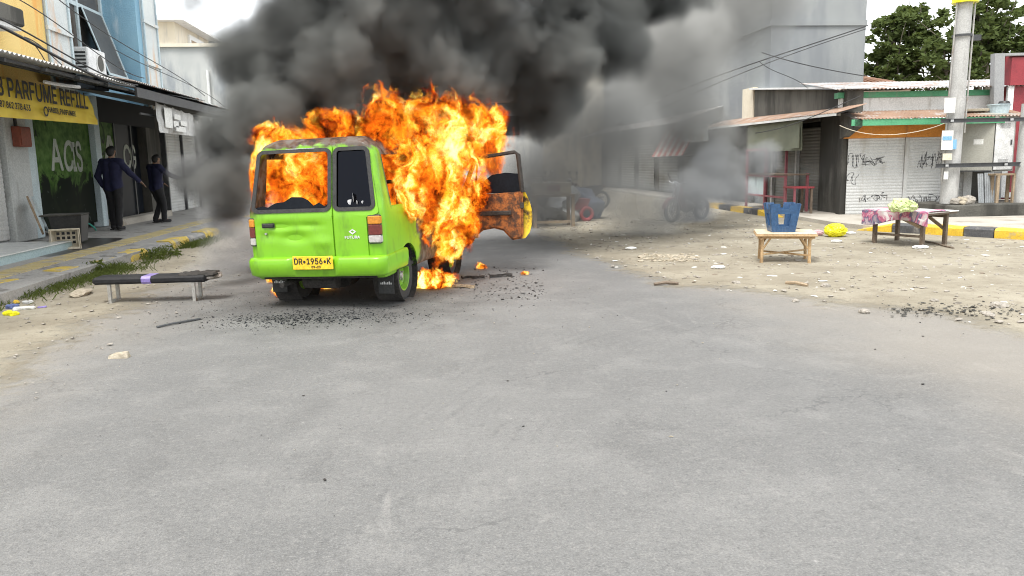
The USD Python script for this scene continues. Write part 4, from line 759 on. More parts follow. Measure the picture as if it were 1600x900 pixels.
for sx in (-1, 1):
    for y in (0, 2.0): pv_('wheel_housing', lathe([(.345, 0), (.352, 0), (.352, .28), (.345, .28), (.345, 0)], 28).apply_transform(rotation_matrix(math.pi/2, [0, 1, 0])).apply_translation((.44 if sx > 0 else -.72, y, .30)), 'charred', smooth=40)
def rear_sheet(poly, off, th, edge=.05):
    m = prism(poly, th).subdivide_to_size(edge); m = place(m, (0, 0, 0), (1, 0, 0), (0, 0, 1)); m.vertices[:, 1] += yr(m.vertices[:, 2])-off+th*0; return m
# prism extrudes to -y after place (x cross z = -y)
def rs_(poly, off0, th, edge=.06): return rear_sheet(poly, off0, th, edge)
D1 = rpoly([(-.635, .515), (.205, .515), (.205, 1.78), (-.56, 1.78), (-.655, 1.08), (-.66, 1.0)], .03)
D2 = rpoly([(.222, .515), (.57, .515), (.57, 1.0), (.70, 1.04), (.59, 1.75), (.53, 1.785), (.222, 1.785)], .03)
d1 = rs_(D1.difference(WL.buffer(.01)), .006, .014, .035); n_ = meshkit.fbm(d1.vertices*np.array([3.2, 1, 5])+4, 3, 2)
def dent(m, x, z, rx, rz, dep): m.vertices[:, 1] += dep*np.exp(-((m.vertices[:, 0]-x)/rx)**2-((m.vertices[:, 2]-z)/rz)**2)
for q in ((-.22, .80, .13, .05, .03), (-.38, .93, .16, .035, .028), (.08, .74, .09, .06, -.02), (-.05, .93, .12, .03, .02), (-.5, .83, .08, .05, .018)): dent(d1, *q)
rd1 = pv_('rear_door', d1, 'van_green', smooth=40, label='dented wide rear door'); d2 = rs_(D2.difference(WR.buffer(.01)), .006, .014, .05); rd2 = pv_('rear_door', d2, 'van_green', smooth=40)
gk = lambda w, a, b: w.buffer(a).difference(w.buffer(-b))
pv_('window_gasket', rs_(gk(WL, .018, .022), .014, .016, .05), 'rubber', rd1); pv_('window_gasket', rs_(gk(WR, .018, .022), .014, .016, .05), 'rubber', rd2)
pv_('glass', rs_(WR.buffer(.0), .0, .006, .1), 'van_glass', rd2)
sh = Polygon([(-.66, 1.08), (.18, 1.08), (.18, 1.17), (.12, 1.13), (.06, 1.17), (.0, 1.14), (-.06, 1.20), (-.13, 1.235), (-.24, 1.24), (-.32, 1.19), (-.42, 1.18), (-.5, 1.135), (-.56, 1.15), (-.655, 1.13)])
pv_('broken_glass', rs_(sh, .0, .008, .1), 'glass_dark', rd1, label='jagged sooty glass left along the bottom of the frame')
stk = [rock(.045, 3, (1, .05, 1.1)).apply_translation((.43, yr(1.2)-.012, 1.21)), rock(.02, 5, (1, .05, 1)).apply_translation((.47, yr(1.16)-.012, 1.16)), rock(.028, 6, (1, .05, 1)).apply_translation((.40, yr(1.17)-.012, 1.165)), rock(.015, 8, (1, .05, 1)).apply_translation((.53, yr(1.16)-.012, 1.16))]
for q in stk: pv_('sticker', q, 'sticker', rd2)
pv_('handle', [bx(-.56, -.44, yr(.93)-.035, yr(.93)-.018, .925, .955, .004), bx(-.57, -.43, yr(.93)-.019, yr(.93)-.0145, .915, .965)], 'plastic_black', rd1); pv_('lock', rod((-.53, yr(.85)-.03, .85), (-.53, yr(.85)-.01, .85), .012), 'chrome', rd1)
pv_('window_catch', rod((.11, yr(1.10)-.03, 1.085), (.11, yr(1.10)-.01, 1.085), .012), 'chrome', rd1)
em = place(fit('FUTURA', .16, .030, .004), (.33, yr(.80)-.021, .775), (1, 0, 0), (0, 0, 1)); pv_('emblem', em, 'sticker', rd2)
pv_('emblem', [place(prism(Polygon([(0, .03), (.04, .06), (.08, .03), (.04, 0)]).difference(Polygon([(.02, .03), (.04, .045), (.06, .03), (.04, .015)])), .004), (.375, yr(.83)-.021, .82), (1, 0, 0), (0, 0, 1))], 'sticker', rd2)
pv_('roof_strip', rs_(sbox(-.3, 1.745, .02, 1.758), .022, .006, .1), 'chrome', rd1)
# bumper
bp = []
for z0, z1, o, xw in ((.295, .34, .02, .735), (.34, .40, .055, .755), (.40, .47, .055, .755), (.47, .505, .03, .745)): bp.append((z0, z1, o, xw))
def bumper():
    P = []
    for z, o, xw in ((.285, .015, .72), (.31, .06, .745), (.40, .075, .757), (.465, .075, .757), (.495, .055, .75), (.505, .0, .73)):
        P.append((z, o, xw))
    xs = np.r_[np.linspace(0, 1, 60)]; path = []
    rows = []
    for z, o, xw in P:
        y0 = -.745-o; r = .11
        pts = [( -xw, -.05), (-xw, -.3), (-xw, y0+r)]+[(-xw+r-r*math.cos(t), y0+r-r*math.sin(t)) for t in np.linspace(.2, math.pi/2, 6)]
        pts += [(x, y0+(.035 if abs(x-(-.015)) < .25 and .30 < z < .50 else 0)) for x in np.linspace(-xw+r+.03, xw-r-.03, 41)]
        pts += [(xw-r+r*math.sin(t), y0+r-r*math.cos(t)) for t in np.linspace(0, math.pi/2-.2, 6)]+[(xw, y0+r), (xw, -.3), (xw, -.05)]
        rows.append([(x, y, z+(.012 if y > -.5 else 0)) for x, y in pts])
    rows = np.array(rows); n, k, _ = rows.shape; v = rows.reshape(-1, 3); f = []
    for i in range(n-1):
        for j in range(k-1): p = i*k+j; f += [(p, p+1, p+k+1), (p, p+k+1, p+k)]
    return trimesh.Trimesh(v, f, process=False)
bu = bumper(); bu.vertices[:, 2] += .085; bi = bu.copy(); bi.vertices = bi.vertices*np.array([.97, .97, 1.0]); bi.invert()
pv_('bumper', [bu, bi], 'van_green_clean', smooth=45)
pv_('valance', bx(-.62, .62, -.70, -.55, .34, .50), 'charred')
pl_ = pv_('number_plate', bx(-.235, .205, -.812, -.802, .455, .60, .004), 'plate_yellow'); fr_ = (1, 0, 0), (0, 0, 1)
pv_('lettering', place(fit('DR\u20221956\u2022K', .40, .068, .003), (-.215, -.8125, .512), *fr_), 'letter_black', pl_); pv_('lettering', place(fit('09\u202223', .10, .026, .003), (-.03, -.8125, .470), *fr_), 'letter_black', pl_)
for x, z in ((-.20, .585), (.17, .585)): pv_('bolt', rod((x, -.818, z), (x, -.811, z), .007), 'chrome', pl_)
# tail lights
for sx in (1, -1):
    xs_ = (.578, .712) if sx > 0 else (-.715, -.645)
    hl = pv_('tail_light', bx(xs_[0], xs_[1], -.755, -.60, .715, 1.025, .01), 'rubber')
    for z0, z1, mt in ((.925, 1.012, 'lens_amber'), (.81, .92, 'lens_red'), (.728, .805, 'lens_clear')): pv_('lens', bx(xs_[0]+.008, xs_[1]+.004*sx, -.768, -.62, z0, z1, .008), mt, hl)
# wheels
def wheel(x, y, sx, ang):
    w = T(van.path+'/'+numbered(van.path, 'wheel'), van.M); UsdGeom.Xform.Define(stage, w.path)
    R = rotation_matrix(-math.pi/2 if sx < 0 else math.pi/2, [0, 1, 0]); M_ = translation_matrix((x, y, .282))
    def W(m): m = m.copy(); m.apply_transform(rotation_matrix(ang, [0, 0, 1])); m.apply_transform(R); m.apply_transform(M_); return m
    pr = [(.175, -.065), (.215, -.075), (.262, -.074), (.278, -.062), (.281, -.03), (.275, -.028), (.275, -.022), (.282, -.02), (.282, .02), (.275, .022), (.275, .028), (.281, .03), (.278, .062), (.262, .074), (.215, .075), (.175, .065), (.175, -.065)]
    tr = lathe(pr, 48); part(w, 'tyre', W(tr), 'rubber', smooth=35)
    lugs = [bx(.268, .2835, -.008, .008, -.066, -.04).apply_transform(rotation_matrix(k*2*math.pi/44, [0, 0, 1])) for k in range(44)]+[bx(.268, .2835, -.008, .008, .04, .066).apply_transform(rotation_matrix((k+.5)*2*math.pi/44, [0, 0, 1])) for k in range(44)]
    part(w, 'tread', [W(q) for q in lugs], 'rubber', kind='stuff')
    rim = man(lathe([(0, .01), (.06, .01), (.085, .03), (.12, .02), (.145, .0), (.165, .062), (.178, .066), (.178, -.05), (.15, -.05), (.13, -.02), (0, -.02), (0, .01)], 40))
    for k in range(8): a = k*math.pi/4; rim = rim-man(rod((.128*math.cos(a), .128*math.sin(a), -.1), (.128*math.cos(a), .128*math.sin(a), .1), .017, 12))
    part(w, 'rim', W(tm(rim)), 'van_green_clean', smooth=35)
    part(w, 'hub', W(lathe([(0, .045), (.03, .043), (.04, .028), (.04, .0), (0, 0)], 20)), 'galv_pipe')
    for k in range(4): a = k*math.pi/2+.4; part(w, 'nut', W(rod((.062*math.cos(a), .062*math.sin(a), .008), (.062*math.cos(a), .062*math.sin(a), .036), .010, 6)), 'galv_pipe')
wheel(.66, 0, 1, .2); wheel(-.60, 0, -1, .5); wheel(.645, 2.0, 1, .9); wheel(-.645, 2.0, -1, .1)
# underside
pv_('floor', bx(-.68, .68, -.65, 2.5, .36, .40), 'charred'); part(van, 'axle', [rod((-.6, 0, .28), (.6, 0, .28), .04), rod((-.0, -.13, .28), (0, .13, .28), .13, 16)], 'charred')
for sx in (-1, 1): mf = part(van, 'mudflap', bx(sx*.56, sx*.74, -.40, -.385, .13, .40), 'rubber'); part(mf, 'print', [bx(sx*.585+k*.02*sx, sx*.585+k*.02*sx+.012*sx, -.404, -.4005, .235, .255+.006*(k % 3)) for k in range(7)], 'sticker')
part(van, 'exhaust_pipe', rod((-.42, -.78, .27), (-.42, .6, .30), .028), 'charred'); part(van, 'muffler', rod((-.3, -.45, .27), (.1, -.45, .27), .08, 14), 'charred')
# burnt inside: seat frames, pillars
def seatback(y, z):
    q = [rod((-.58, y, z), (.56, y+.03, z+.03), .022), rod((-.58, y, .5), (-.58, y, z), .02), rod((.56, y, .5), (.56, y, z+.03), .02), rod((.0, y, .5), (.0, y, z+.02), .018)]
    return q
pv_('seat_frame', seatback(.28, 1.32), 'charred')
for x in (-.46, -.36, -.15, -.04, .06, .30): pv_('headrest', rock(.055, int(50+x*30), (1.5, .5, .8)).apply_translation((x, .29, 1.36+.04*math.sin(x*9))), 'charred')
pv_('seat_frame', seatback(1.3, 1.25), 'charred'); pv_('seat_base', bx(-.6, .58, .2, .62, .42, .66, .04), 'charred'); pv_('seat_base', bx(-.6, .58, 1.25, 1.7, .42, .7, .04), 'charred')
pv_('sill', bx(.55, .70, .5, 1.9, .40, .47, .01), 'char_rust')
# open front door
HG = np.array([.735, 2.20, 0]); DA = math.radians(4); dx = np.array([math.cos(DA), math.sin(DA), 0]); dn = np.array([math.sin(DA), -math.cos(DA), 0])
def dplace(m):
    m = m.copy(); m.apply_transform(np.diag([1.2, 1, 1, 1])); m.vertices[:, 1] = np.where(m.vertices[:, 1] < 1.1, 1.1-(1.1-m.vertices[:, 1])*1.30, m.vertices[:, 1]); return place(m, HG+dn*0, dx, (0, 0, 1))                     # local: x out from hinge, y up, z = towards the rear
dpoly = Polygon([(0, .56), (.10, .55), (.14, .56), (.19, .64), (.27, .70), (.40, .72), (.50, .69), (.58, .60), (.60, .585), (.70, .60), (.72, .66), (.73, 1.10), (.70, 1.11), (0, 1.08)])
inner_p = prism(dpoly.buffer(-.02), .03).subdivide_to_size(.06)
dr = T(van.path+'/'+numbered(van.path, 'door'), van.M); dX = UsdGeom.Xform.Define(stage, dr.path); tagp(dX.GetPrim(), 'open front door, burnt brown inside, yellow and scorched outside')
pv_('inner_panel', dplace(inner_p), 'char_rust', dr)
skin = prism(dpoly, .02).subdivide_to_size(.05); v_ = skin.vertices; bul = np.sin(np.clip((v_[:, 1]-.55)/.56, 0, 1)*math.pi)*.055; xo = np.where(v_[:, 0] > .6, (v_[:, 0]-.6)*.75*np.sin(np.clip((v_[:, 1]-.5)/.65, 0, 1)*math.pi), 0); v_[:, 2] -= .05+bul; v_[:, 0] += xo
skin.vertices = v_; pv_('outer_skin', dplace(skin), 'door_outer', dr, smooth=40)
pv_('edge_strip', dplace(prism(dpoly.difference(dpoly.buffer(-.025)), .052).apply_translation((0, 0, -.045))), 'char_rust', dr)
fo = [(0.06, 1.08), (.20, 1.52), (.235, 1.60), (.66, 1.66), (.695, 1.62), (.725, 1.10)]
pv_('window_frame', [dplace(tube([(a, b, -.01) for a, b in fo], .026, 6))], 'charred', dr, smooth=40); pv_('quarter_bar', dplace(tube([(.25, 1.6, -.01), (.20, 1.09, -.01)], .010, 6)), 'charred', dr)
pv_('glass_remnant', dplace(prism(Polygon([(.28, 1.1), (.70, 1.1), (.69, 1.36), (.55, 1.38), (.40, 1.36), (.30, 1.27)]), .006).apply_translation((0, 0, -.02))), 'glass_dark', dr)
pv_('armrest', dplace(bx(.25, .6, .86, .91, .03, .07, .01)), 'charred', dr); pv_('speaker_hole', dplace(rod((.16, .83, .02), (.16, .83, .036), .05, 14)), 'dark_void', dr); pv_('lock', dplace(bx(.70, .735, .93, .99, -.03, .045)), 'charred', dr)
pv_('side_panel', dplace(bx(.04, .22, .62, .76, .031, .036)), 'old_wood', dr)

# ------------------------------------------------------------------ fire
def blobs(g, pos, bl, k=.25):
    out = None
    for c, r, sq in bl:
        d_ = g.vm('multiply', g.vm('subtract', pos, c), (1/(r*sq[0]), 1/(r*sq[1]), 1/(r*sq[2])))
        e = g.math('subtract', 1, g.vm('length', d_, out='value')); out = e if out is None else g.math('smoothmax', out, e, k)
    return out
def domain(bl, grow, zmin=None, sub=16):
    M_ = None
    for c, r, sq in bl:
        s = manifold3d.Manifold.sphere(1.0, sub).scale([r*q*grow for q in sq]).translate(list(map(float, c))); M_ = s if M_ is None else M_+s
    if zmin is not None: M_ = M_.trim_by_plane((0, 0, 1), zmin)
    return tm(M_)
MATN = {}
def fresh(n): MATN[n] = MATN.get(n, 0)+1; return f'{n}_material_{MATN[n]}'
def flame(name, label, bl, group=None, dens=16., amp=2.2, sc=1.0, hot=0.0, grow=1.5, zmin=.012):
    g = G(); pos = g.pos(); f = blobs(g, pos, bl)
    w = g.noise(pos, 1.7*sc, 4, .6, 0, 'color'); off = g.vm('scale', g.vm('subtract', w, (.5, .5, .5)), scale=.95/sc); p2 = g.vm('multiply', g.vm('add', pos, off), (1, 1, .55))
    n = g.noise(p2, 6.0*sc, 4, .62); rd = g.math('absolute', g.math('multiply_add', n, 2., -1.)); fil = g.math('subtract', 1, g.math('multiply', rd, 4.2, clamp=True))
    n2 = g.noise(p2, 2.4*sc, 4, .6); n3 = g.noise(pos, 1.25*sc, 2, .5)
    t = g.math('add', f, g.math('multiply_add', n2, amp, -amp/2)); t = g.math('add', t, g.math('multiply_add', n, 1.5, -.82)); t = g.math('multiply', t, 4.0, clamp=True)
    heat = g.math('multiply_add', n2, 2.6, -1.22+hot); heat = g.math('add', heat, g.math('multiply_add', n3, 1.7, -.75)); heat = g.math('multiply', heat, g.math('multiply_add', t, .4, .6), clamp=True)
    heat = g.math('add', g.math('multiply', heat, .78), g.math('multiply', fil, .50)); heat = g.math('multiply_add', heat, 1.25, -.14, clamp=True)
    col = g.ramp(heat, [(0, (.010, .002, .0008)), (.14, (.09, .010, .0015)), (.32, (.46, .045, .003)), (.52, (.95, .19, .007)), (.72, (1.1, .50, .022)), (.9, (1.3, .95, .20)), (1, (1.5, 1.25, .55))])
    v = g.add('principled_volume', dict(color=(.0, .0, .0)), density=g.math('multiply', t, dens), emission_color=col, emission_strength=g.math('multiply', t, dens*FIRE))+'.volume'
    mt = fresh(name); usdkit.material(stage, LOOKS+'/'+mt, g.n, g.l, volume=v)
    return single(name, domain(bl, grow, zmin), mt, label, 'fire', group, 'thing')
FIRE = .60
def vb(x, y, z, r, *sq): return (V(x, y, z), r, sq or (1, 1, 1))
flame('flames', 'tall orange flames pouring from the side, roof and cabin of the minivan', [
    vb(.55, .75, 1.45, .55, .8, .9, 1.25), vb(.75, 1.35, 1.0, .52, .75, .9, 1.3), vb(.78, 1.75, .65, .42, .8, .7, 1.0), vb(.62, 1.6, 1.75, .6, .9, .9, 1.1), vb(.75, 2.2, 1.85, .5, .9, .8, 1.1),
    vb(.0, .75, 1.35, .62, 1.0, .75, .72), vb(-.45, .9, 1.5, .5, .8, 1, .85), vb(.2, 2.0, 1.4, .6, 1.1, .7, 1), vb(-.77, -.30, 1.42, .20, .55, 1.0, 2.4), vb(-.38, .1, 1.45, .42, 1, .8, .8), (gd(446, 275, 10.3), .36, (.9, .8, 1.1)), (gd(462, 258, 11.0), .45, (1.1, .8, .9)), vb(.18, -.35, 1.96, .22, 1.2, .7, .9), (gd(572, 205, 9.6), .2, (.9, .8, 1.1)), vb(-.58, -.3, 1.92, .25, 1.3, .8, .8),
    vb(.02, -.38, 1.95, .24, 1.1, .7, .9), vb(.55, -.1, 1.88, .34, .8, .9, 1.2), vb(.45, .45, 2.05, .36, .8, .9, .9), vb(.78, .15, 1.35, .34, .6, .9, 1.5), vb(.78, .55, 1.25, .36, .7, .9, 1.4), vb(-.25, .05, 1.35, .42, 1.1, .7, .7), (gd(755, 205, 11.2), .42, (.9, .8, 1)), (gd(700, 200, 10.9), .42, (1, .8, 1)), (gd(770, 250, 11.3), .22, (.7, .8, 1.3))])
def gfl(px, py, r, label, sq=(1, .8, 1.1), n=2, seed=0):
    p = gz(px, py); rr = np.random.default_rng(seed); bl = [(p+np.array([0, 0, r*.35]), r, sq)]
    for k in range(n): bl.append((p+np.array([rr.uniform(-1, 1)*r*sq[0]*.9, rr.uniform(-.4, .4)*r, r*rr.uniform(.1, .7)]), r*rr.uniform(.5, .75), (.9, .9, 1.1)))
    flame('ground_fire', label, bl, 'burning pieces on the road under and beside the van', 40., 2.0, 2.6, .12)
gfl(678, 450, .21, 'largest ground fire, on the road just ahead of the rear wheel', (1.25, .8, .75), 4, 1)
gfl(440, 464, .10, 'small flame on the road under the left end of the bumper', (1, .8, 1.2), 1, 2)
gfl(430, 442, .08, 'small flame at the exhaust below the left end of the bumper', (1.2, .8, .7), 1, 3)
gfl(506, 452, .10, 'thin flame burning beneath the middle of the van', (1.4, .8, .7), 2, 4)
gfl(752, 421, .085, 'small flame on the road below the open door', (1.1, .8, .9), 1, 5)
gfl(819, 430, .07, 'smallest flame lying farthest out on the open road', (1.1, .8, .6), 1, 6)
flame('door_flame', 'thin flames licking up the inside of the open front door', [(V(*(HG+dx*.20+dn*.10+np.array([0, 0, 1.05]))), .24, (.9, .8, 1.3)), (V(*(HG+dx*.33+dn*.09+np.array([0, 0, 1.10]))), .18, (.8, .8, 1.4))], None, 24., 2.0, 2.2, .0)

# ------------------------------------------------------------------ smoke
def smoke(name, label, bl, dens, gain=4.0, bump=.7, amp=1.2, sc=.9, vs=1.5, alb=(.5, .49, .475), k=.25, grow=1.45, zmin=None, detail=5):
    g = G(); pos = g.pos()
    wv_ = g.noise(pos, sc*1.3, 4, .62, 0, 'color'); pd = g.vm('add', pos, g.vm('scale', g.vm('subtract', wv_, (.5, .5, .5)), scale=.95/sc)) if bump else pos
    f = blobs(g, pos, bl, k); t = g.math('add', f, g.math('multiply_add', g.noise(pos, sc, detail, .58), amp, -amp/2))
    if bump: t = g.math('add', t, g.math('multiply_add', g.add('voronoi_texture', dict(feature='f1', scale=vs), vector=pd)+'.distance', -bump, bump*.42))
    dn_ = g.math('multiply', g.math('multiply', t, gain, clamp=True), dens)
    v = g.add('principled_volume', dict(color=alb, anisotropy=.0), density=dn_)+'.volume'; mt = fresh(name); usdkit.material(stage, LOOKS+'/'+mt, g.n, g.l, volume=v)
    return single(name, domain(bl, grow, zmin), mt, label, 'smoke', None, 'stuff')
def sb_(px, py, D, rp, *sq): return (gd(px, py, D), rp*D/F, (tuple(sq)+(1, 1, 1)[len(sq):]))
smoke('smoke_plume', 'thick dark grey smoke billowing up from the burning minivan', [
    sb_(360, 285, 11.3, 62, 1, 1, 1.15), sb_(420, 190, 11.3, 90), sb_(455, 80, 11.5, 95), sb_(385, 90, 11.6, 72), sb_(500, 165, 12.6, 95), sb_(345, 215, 11.5, 50), sb_(540, 120, 11.4, 105), sb_(600, 30, 11.6, 125, 1.2), sb_(690, 110, 12.0, 110, 1.2, 1, .85), sb_(740, 30, 12.0, 120, 1.2), sb_(840, 95, 12.6, 105, 1, 1, 1.0), sb_(850, 170, 13.2, 62, 1.1, 1, .9), sb_(930, 50, 13.0, 90, 1.1, 1, .9), sb_(660, -90, 12, 200, 1.8, 1, .8), sb_(1010, -20, 13.4, 80, 1.3, 1, .8)], 8.5, 1.8, .58, 1.5, .85, 1.35, (.34, .348, .33), detail=6)
smoke('street_smoke', 'grey brown veil of smoke drifting across the street toward the shops', [
    sb_(900, 285, 15, 105, 1.2, .9, .9), sb_(950, 200, 15, 110), sb_(1040, 100, 16.5, 125), sb_(980, 320, 16, 85, 1.3, .9, .9), sb_(1120, 30, 18, 115), sb_(1080, 210, 18.5, 85, 1.1, 1, 1), sb_(830, 290, 16, 90), sb_(1190, -30, 18, 100), sb_(880, 220, 14.5, 70)], 2.1, 1.1, .3, 1.6, .5, .9, (.64, .635, .60), .35, 1.55, .03, 5)
smoke('white_smoke', 'pale smoke puff hanging before the pink stall and motorbike', [sb_(1120, 275, 17.0, 55), sb_(1190, 250, 18.0, 36), sb_(1080, 315, 16.4, 58), sb_(1150, 300, 17.5, 40)], 3.4, 1.3, .35, 1.3, 1.1, 1.6, (.62, .63, .63), .3, 1.5, .25, 5)
smoke('white_smoke', 'pale smoke creeping over the ground between the bench and the van', [sb_(345, 405, 10.6, 50, 1.2, 1, .8), sb_(385, 375, 11.0, 48), sb_(305, 425, 10.2, 28, 1.3, 1, .7), sb_(360, 340, 11.8, 50)], 3.2, 1.3, .25, 1.5, 1.3, 2.0, (.74, .74, .74), .3, 1.5, .02, 5)
smoke('dark_smoke', 'loose dark smoke rolling in front of the metal shutters', [sb_(300, 270, 14, 38, 1, 1, 1), sb_(335, 235, 13, 48), sb_(285, 300, 15, 24), sb_(340, 300, 12.0, 48), sb_(355, 335, 11.5, 36)], 4.0, 1.8, .5, 1.5, 1.1, 1.8, (.38, .38, .37), .3, 1.5, None, 5)
# ------------------------------------------------------------------ people
def chain(bones, seg=12, ref=.03, it=8):
    M_ = None
    for a, ra, b, rb in bones:
        s = manifold3d.Manifold.batch_hull([manifold3d.Manifold.sphere(ra, seg).translate(list(map(float, a))), manifold3d.Manifold.sphere(rb, seg).translate(list(map(float, b)))]); M_ = s if M_ is None else M_+s
    m = tm(M_.refine_to_length(ref)); m.merge_vertices()
    if it: trimesh.smoothing.filter_taubin(m, lamb=.5, nu=.52, iterations=it)
    return m
def person(label, loc, rz, s, pose):
    t = thing('person', label, 'person', loc, rz, None, s); J = {k: np.array(v, float) for k, v in pose.items()}
    torso = [(J['hip']+(x, 0, -.03), .105, J['waist']+(x*.8, 0, 0), .10) for x in (-.075, .075)]+[(J['waist']+(x*.8, 0, 0), .10, J['chest']+(x*1.2, 0, .02), .115) for x in (-.075, .075)]
    torso += [(J['sl'], .065, J['sr'], .065), (J['chest'], .11, J['neck'], .055)]
    head = [(J['neck'], .055, J['head']-(0, 0, .04), .06), (J['head']+(0, .012, -.055), .062, J['head']+(0, -.005, .03), .088), (J['head']+(0, -.025, .02), .085, J['head']+(0, .01, .035), .085)]
    fac = [(J['head']+(0, .075, -.01), .018, J['head']+(0, .105, -.03), .014), (J['head']+(-.085, -.005, .0), .012, J['head']+(-.088, -.012, .03), .018), (J['head']+(.085, -.005, .0), .012, J['head']+(.088, -.012, .03), .018), (J['head']+(0, .05, -.085), .03, J['head']+(0, .068, -.092), .022)]
    arms = []; hands = []
    for q in 'lr':
        arms += [(J['s'+q], .056, J['e'+q], .043), (J['e'+q], .043, J['w'+q], .029)]
        d_ = (J['w'+q]-J['e'+q]); d_ /= np.linalg.norm(d_); sd2 = np.cross(d_, (0, 0, 1.)); sd2 = sd2/max(np.linalg.norm(sd2), .05); w_ = J['w'+q]
        pm = w_+d_*.085; hands += [(w_, .027, pm+sd2*.022, .019), (w_, .027, pm-sd2*.022, .019)]
        bend = np.array([0, 0, -.35])*d_[2]**0
        for k, o in enumerate((-.033, -.011, .011, .033)):
            L = (.065, .075, .08, .07)[k]; b0 = pm+sd2*o; b1 = b0+(d_+bend*.3)*L*.55; b2 = b1+(d_+bend)*L*.45; hands += [(b0, .0105, b1, .0095), (b1, .0095, b2, .008)]
        hands += [(w_+d_*.03+sd2*.02, .014, w_+d_*.065+sd2*.055, .011), (w_+d_*.065+sd2*.055, .011, w_+d_*.10+sd2*.06, .009)]
    legs = []
    for q in 'lr': legs += [(J['h'+q], .088, J['k'+q], .058), (J['k'+q], .058, J['a'+q], .038), (J['a'+q], .038, J['a'+q]+(0, .12, -.045), .032)]
    part(t, 'body', chain(torso+head+fac+arms+hands+legs, 14, .02, 6), 'skin', smooth=True)
    ex = lambda bs_, e: [(a, ra+e, b, rb+e) for a, ra, b, rb in bs_]
    jk = chain(ex(torso[:-1], .03)+[(J['chest'], .12, J['neck']-(0, 0, .03), .075)]+ex(arms, .022), 14, .03, 5); jk.vertices += (meshkit.fbm(jk.vertices*9, 3, 2)-.5)[:, None]*jk.vertex_normals*.03
    part(t, 'jacket', jk, 'cloth_navy', smooth=True)
    tr = chain([(J['hip']+(x, 0, -.02), .118, J['h'+q], .112) for x, q in ((-.06, 'l'), (.06, 'r'))]+[z for q in 'lr' for z in ((J['h'+q], .108, J['k'+q], .082), (J['k'+q], .082, J['a'+q]+(0, 0, .02), .068))], 14, .03, 5)
    tr.vertices += (meshkit.fbm(tr.vertices*8, 3, 5)-.5)[:, None]*tr.vertex_normals*.025; part(t, 'trousers', tr, 'cloth_black', smooth=True)
    hr = chain([(J['head']+(0, -.03, .03), .092, J['head']+(0, .02, .055), .086), (J['head']+(0, -.045, -.02), .072, J['head']+(0, -.035, .03), .088)], 14, .02, 3); part(t, 'hair', hr, 'hair_black', smooth=True)
    for q in 'lr':
        a = J['a'+q]; part(t, 'shoe', chain([(a+(0, -.03, -.03), .052, a+(0, .06, -.045), .046), (a+(0, .06, -.045), .046, a+(0, .17, -.055), .036)], 12, .02, 3), 'cloth_black', smooth=True, label=None)
        part(t, 'sole', hull([a+np.array(p) for p in ((-.045, -.08, -.092), (.045, -.08, -.092), (-.045, .16, -.095), (.045, .16, -.095), (0, .2, -.09), (-.045, -.08, -.075), (.045, -.08, -.075), (-.045, .16, -.078), (.045, .16, -.078))]), 'rubber')
    return t
P1 = dict(hip=(0, 0, .95), waist=(0, .01, 1.10), chest=(0, .02, 1.33), neck=(0, .02, 1.50), head=(0, .05, 1.63), sl=(-.19, .01, 1.42), sr=(.19, .01, 1.42), el=(-.29, -.06, 1.15), wl=(-.26, .05, .92), er=(.36, .05, 1.20), wr=(.50, .16, 1.02),
          hl=(-.10, 0, .90), hr=(.10, 0, .90), kl=(-.10, .06, .50), kr=(.10, -.02, .50), al=(-.10, .04, .095), ar=(.11, -.10, .095))
person('person in navy jacket seen from behind, arm reaching out, nearer the blue post', (-6.78, 18.15, .262), math.radians(-12), 1.03, P1)
P2 = dict(P1); P2.update(er=(.40, .12, 1.22), wr=(.60, .28, 1.12), el=(-.26, .12, 1.16), wl=(-.16, .32, 1.02), kl=(-.09, .16, .50), al=(-.09, -.02, .095), kr=(.11, .10, .50), ar=(.12, .08, .095), head=(.02, .07, 1.62))
person('smaller person in dark blue jacket stepping toward the smoke beside the shop step', (-6.62, 20.4, .252), math.radians(-35), .95, P2)

# ------------------------------------------------------------------ left clutter
W1 = lambda px, py, z: gz(px, py, z)
b = W1(112, 377, .27); bn = thing('black_bin', 'black square plastic bin with grey lid on the pavement', 'bin', tuple(b), .15)
part(bn, 'tub', hull([(x, y, z) for z, w in ((0, .22), (.48, .27)) for x in (-w, w) for y in (-w, w)]), 'plastic_black'); part(bn, 'lid', bx(-.42, .28, -.3, .3, .482, .51, .01), 'concrete_dark')
b = W1(104, 386, .25); bk = thing('white_basket', 'cream plastic basket lying on its side before the bin', 'basket', tuple(b), .35)
fr2 = lambda r0, r1, y0, y1: hull([(x, y, z+.15) for y, r in ((y0, r0), (y1, r1)) for x in (-r*1.35, r*1.35) for z in (-r, r)])
shl = man(fr2(.16, .13, -.14, .16))-man(fr2(.15, .118, -.145, .145))
for z in (.07, .15, .23):
    for x in (-.12, -.04, .04, .12): shl = shl-man(bx(x-.025, x+.025, .1, .3, z-.025, z+.025))
part(bk, 'tub', shl, 'plastic_cream'); part(bk, 'rim', tube([(a*.23, -.145, .15+c*.17) for a, c in ((-1, -1), (1, -1), (1, 1), (-1, 1), (-1, -1))], .014, 6), 'plastic_cream')
for i, (pa, pb, mt, lb) in enumerate(((62, 44, 'raw_wood', 'weathered plank leaning against the white pillar'), (70, 52, 'white_blue', 'blue painted board leaning behind the plank'))):
    a = gx(pa+4, 362-4*i, -6.9); t_ = gx(pb, 311, -7.22+.02*i); t = thing('plank', lb, 'plank', tuple(a)); part(t, 'board', beam(a, (t_[0], t_[1], t_[2]), .20, .035, (1, .3, 0)), mt, True)
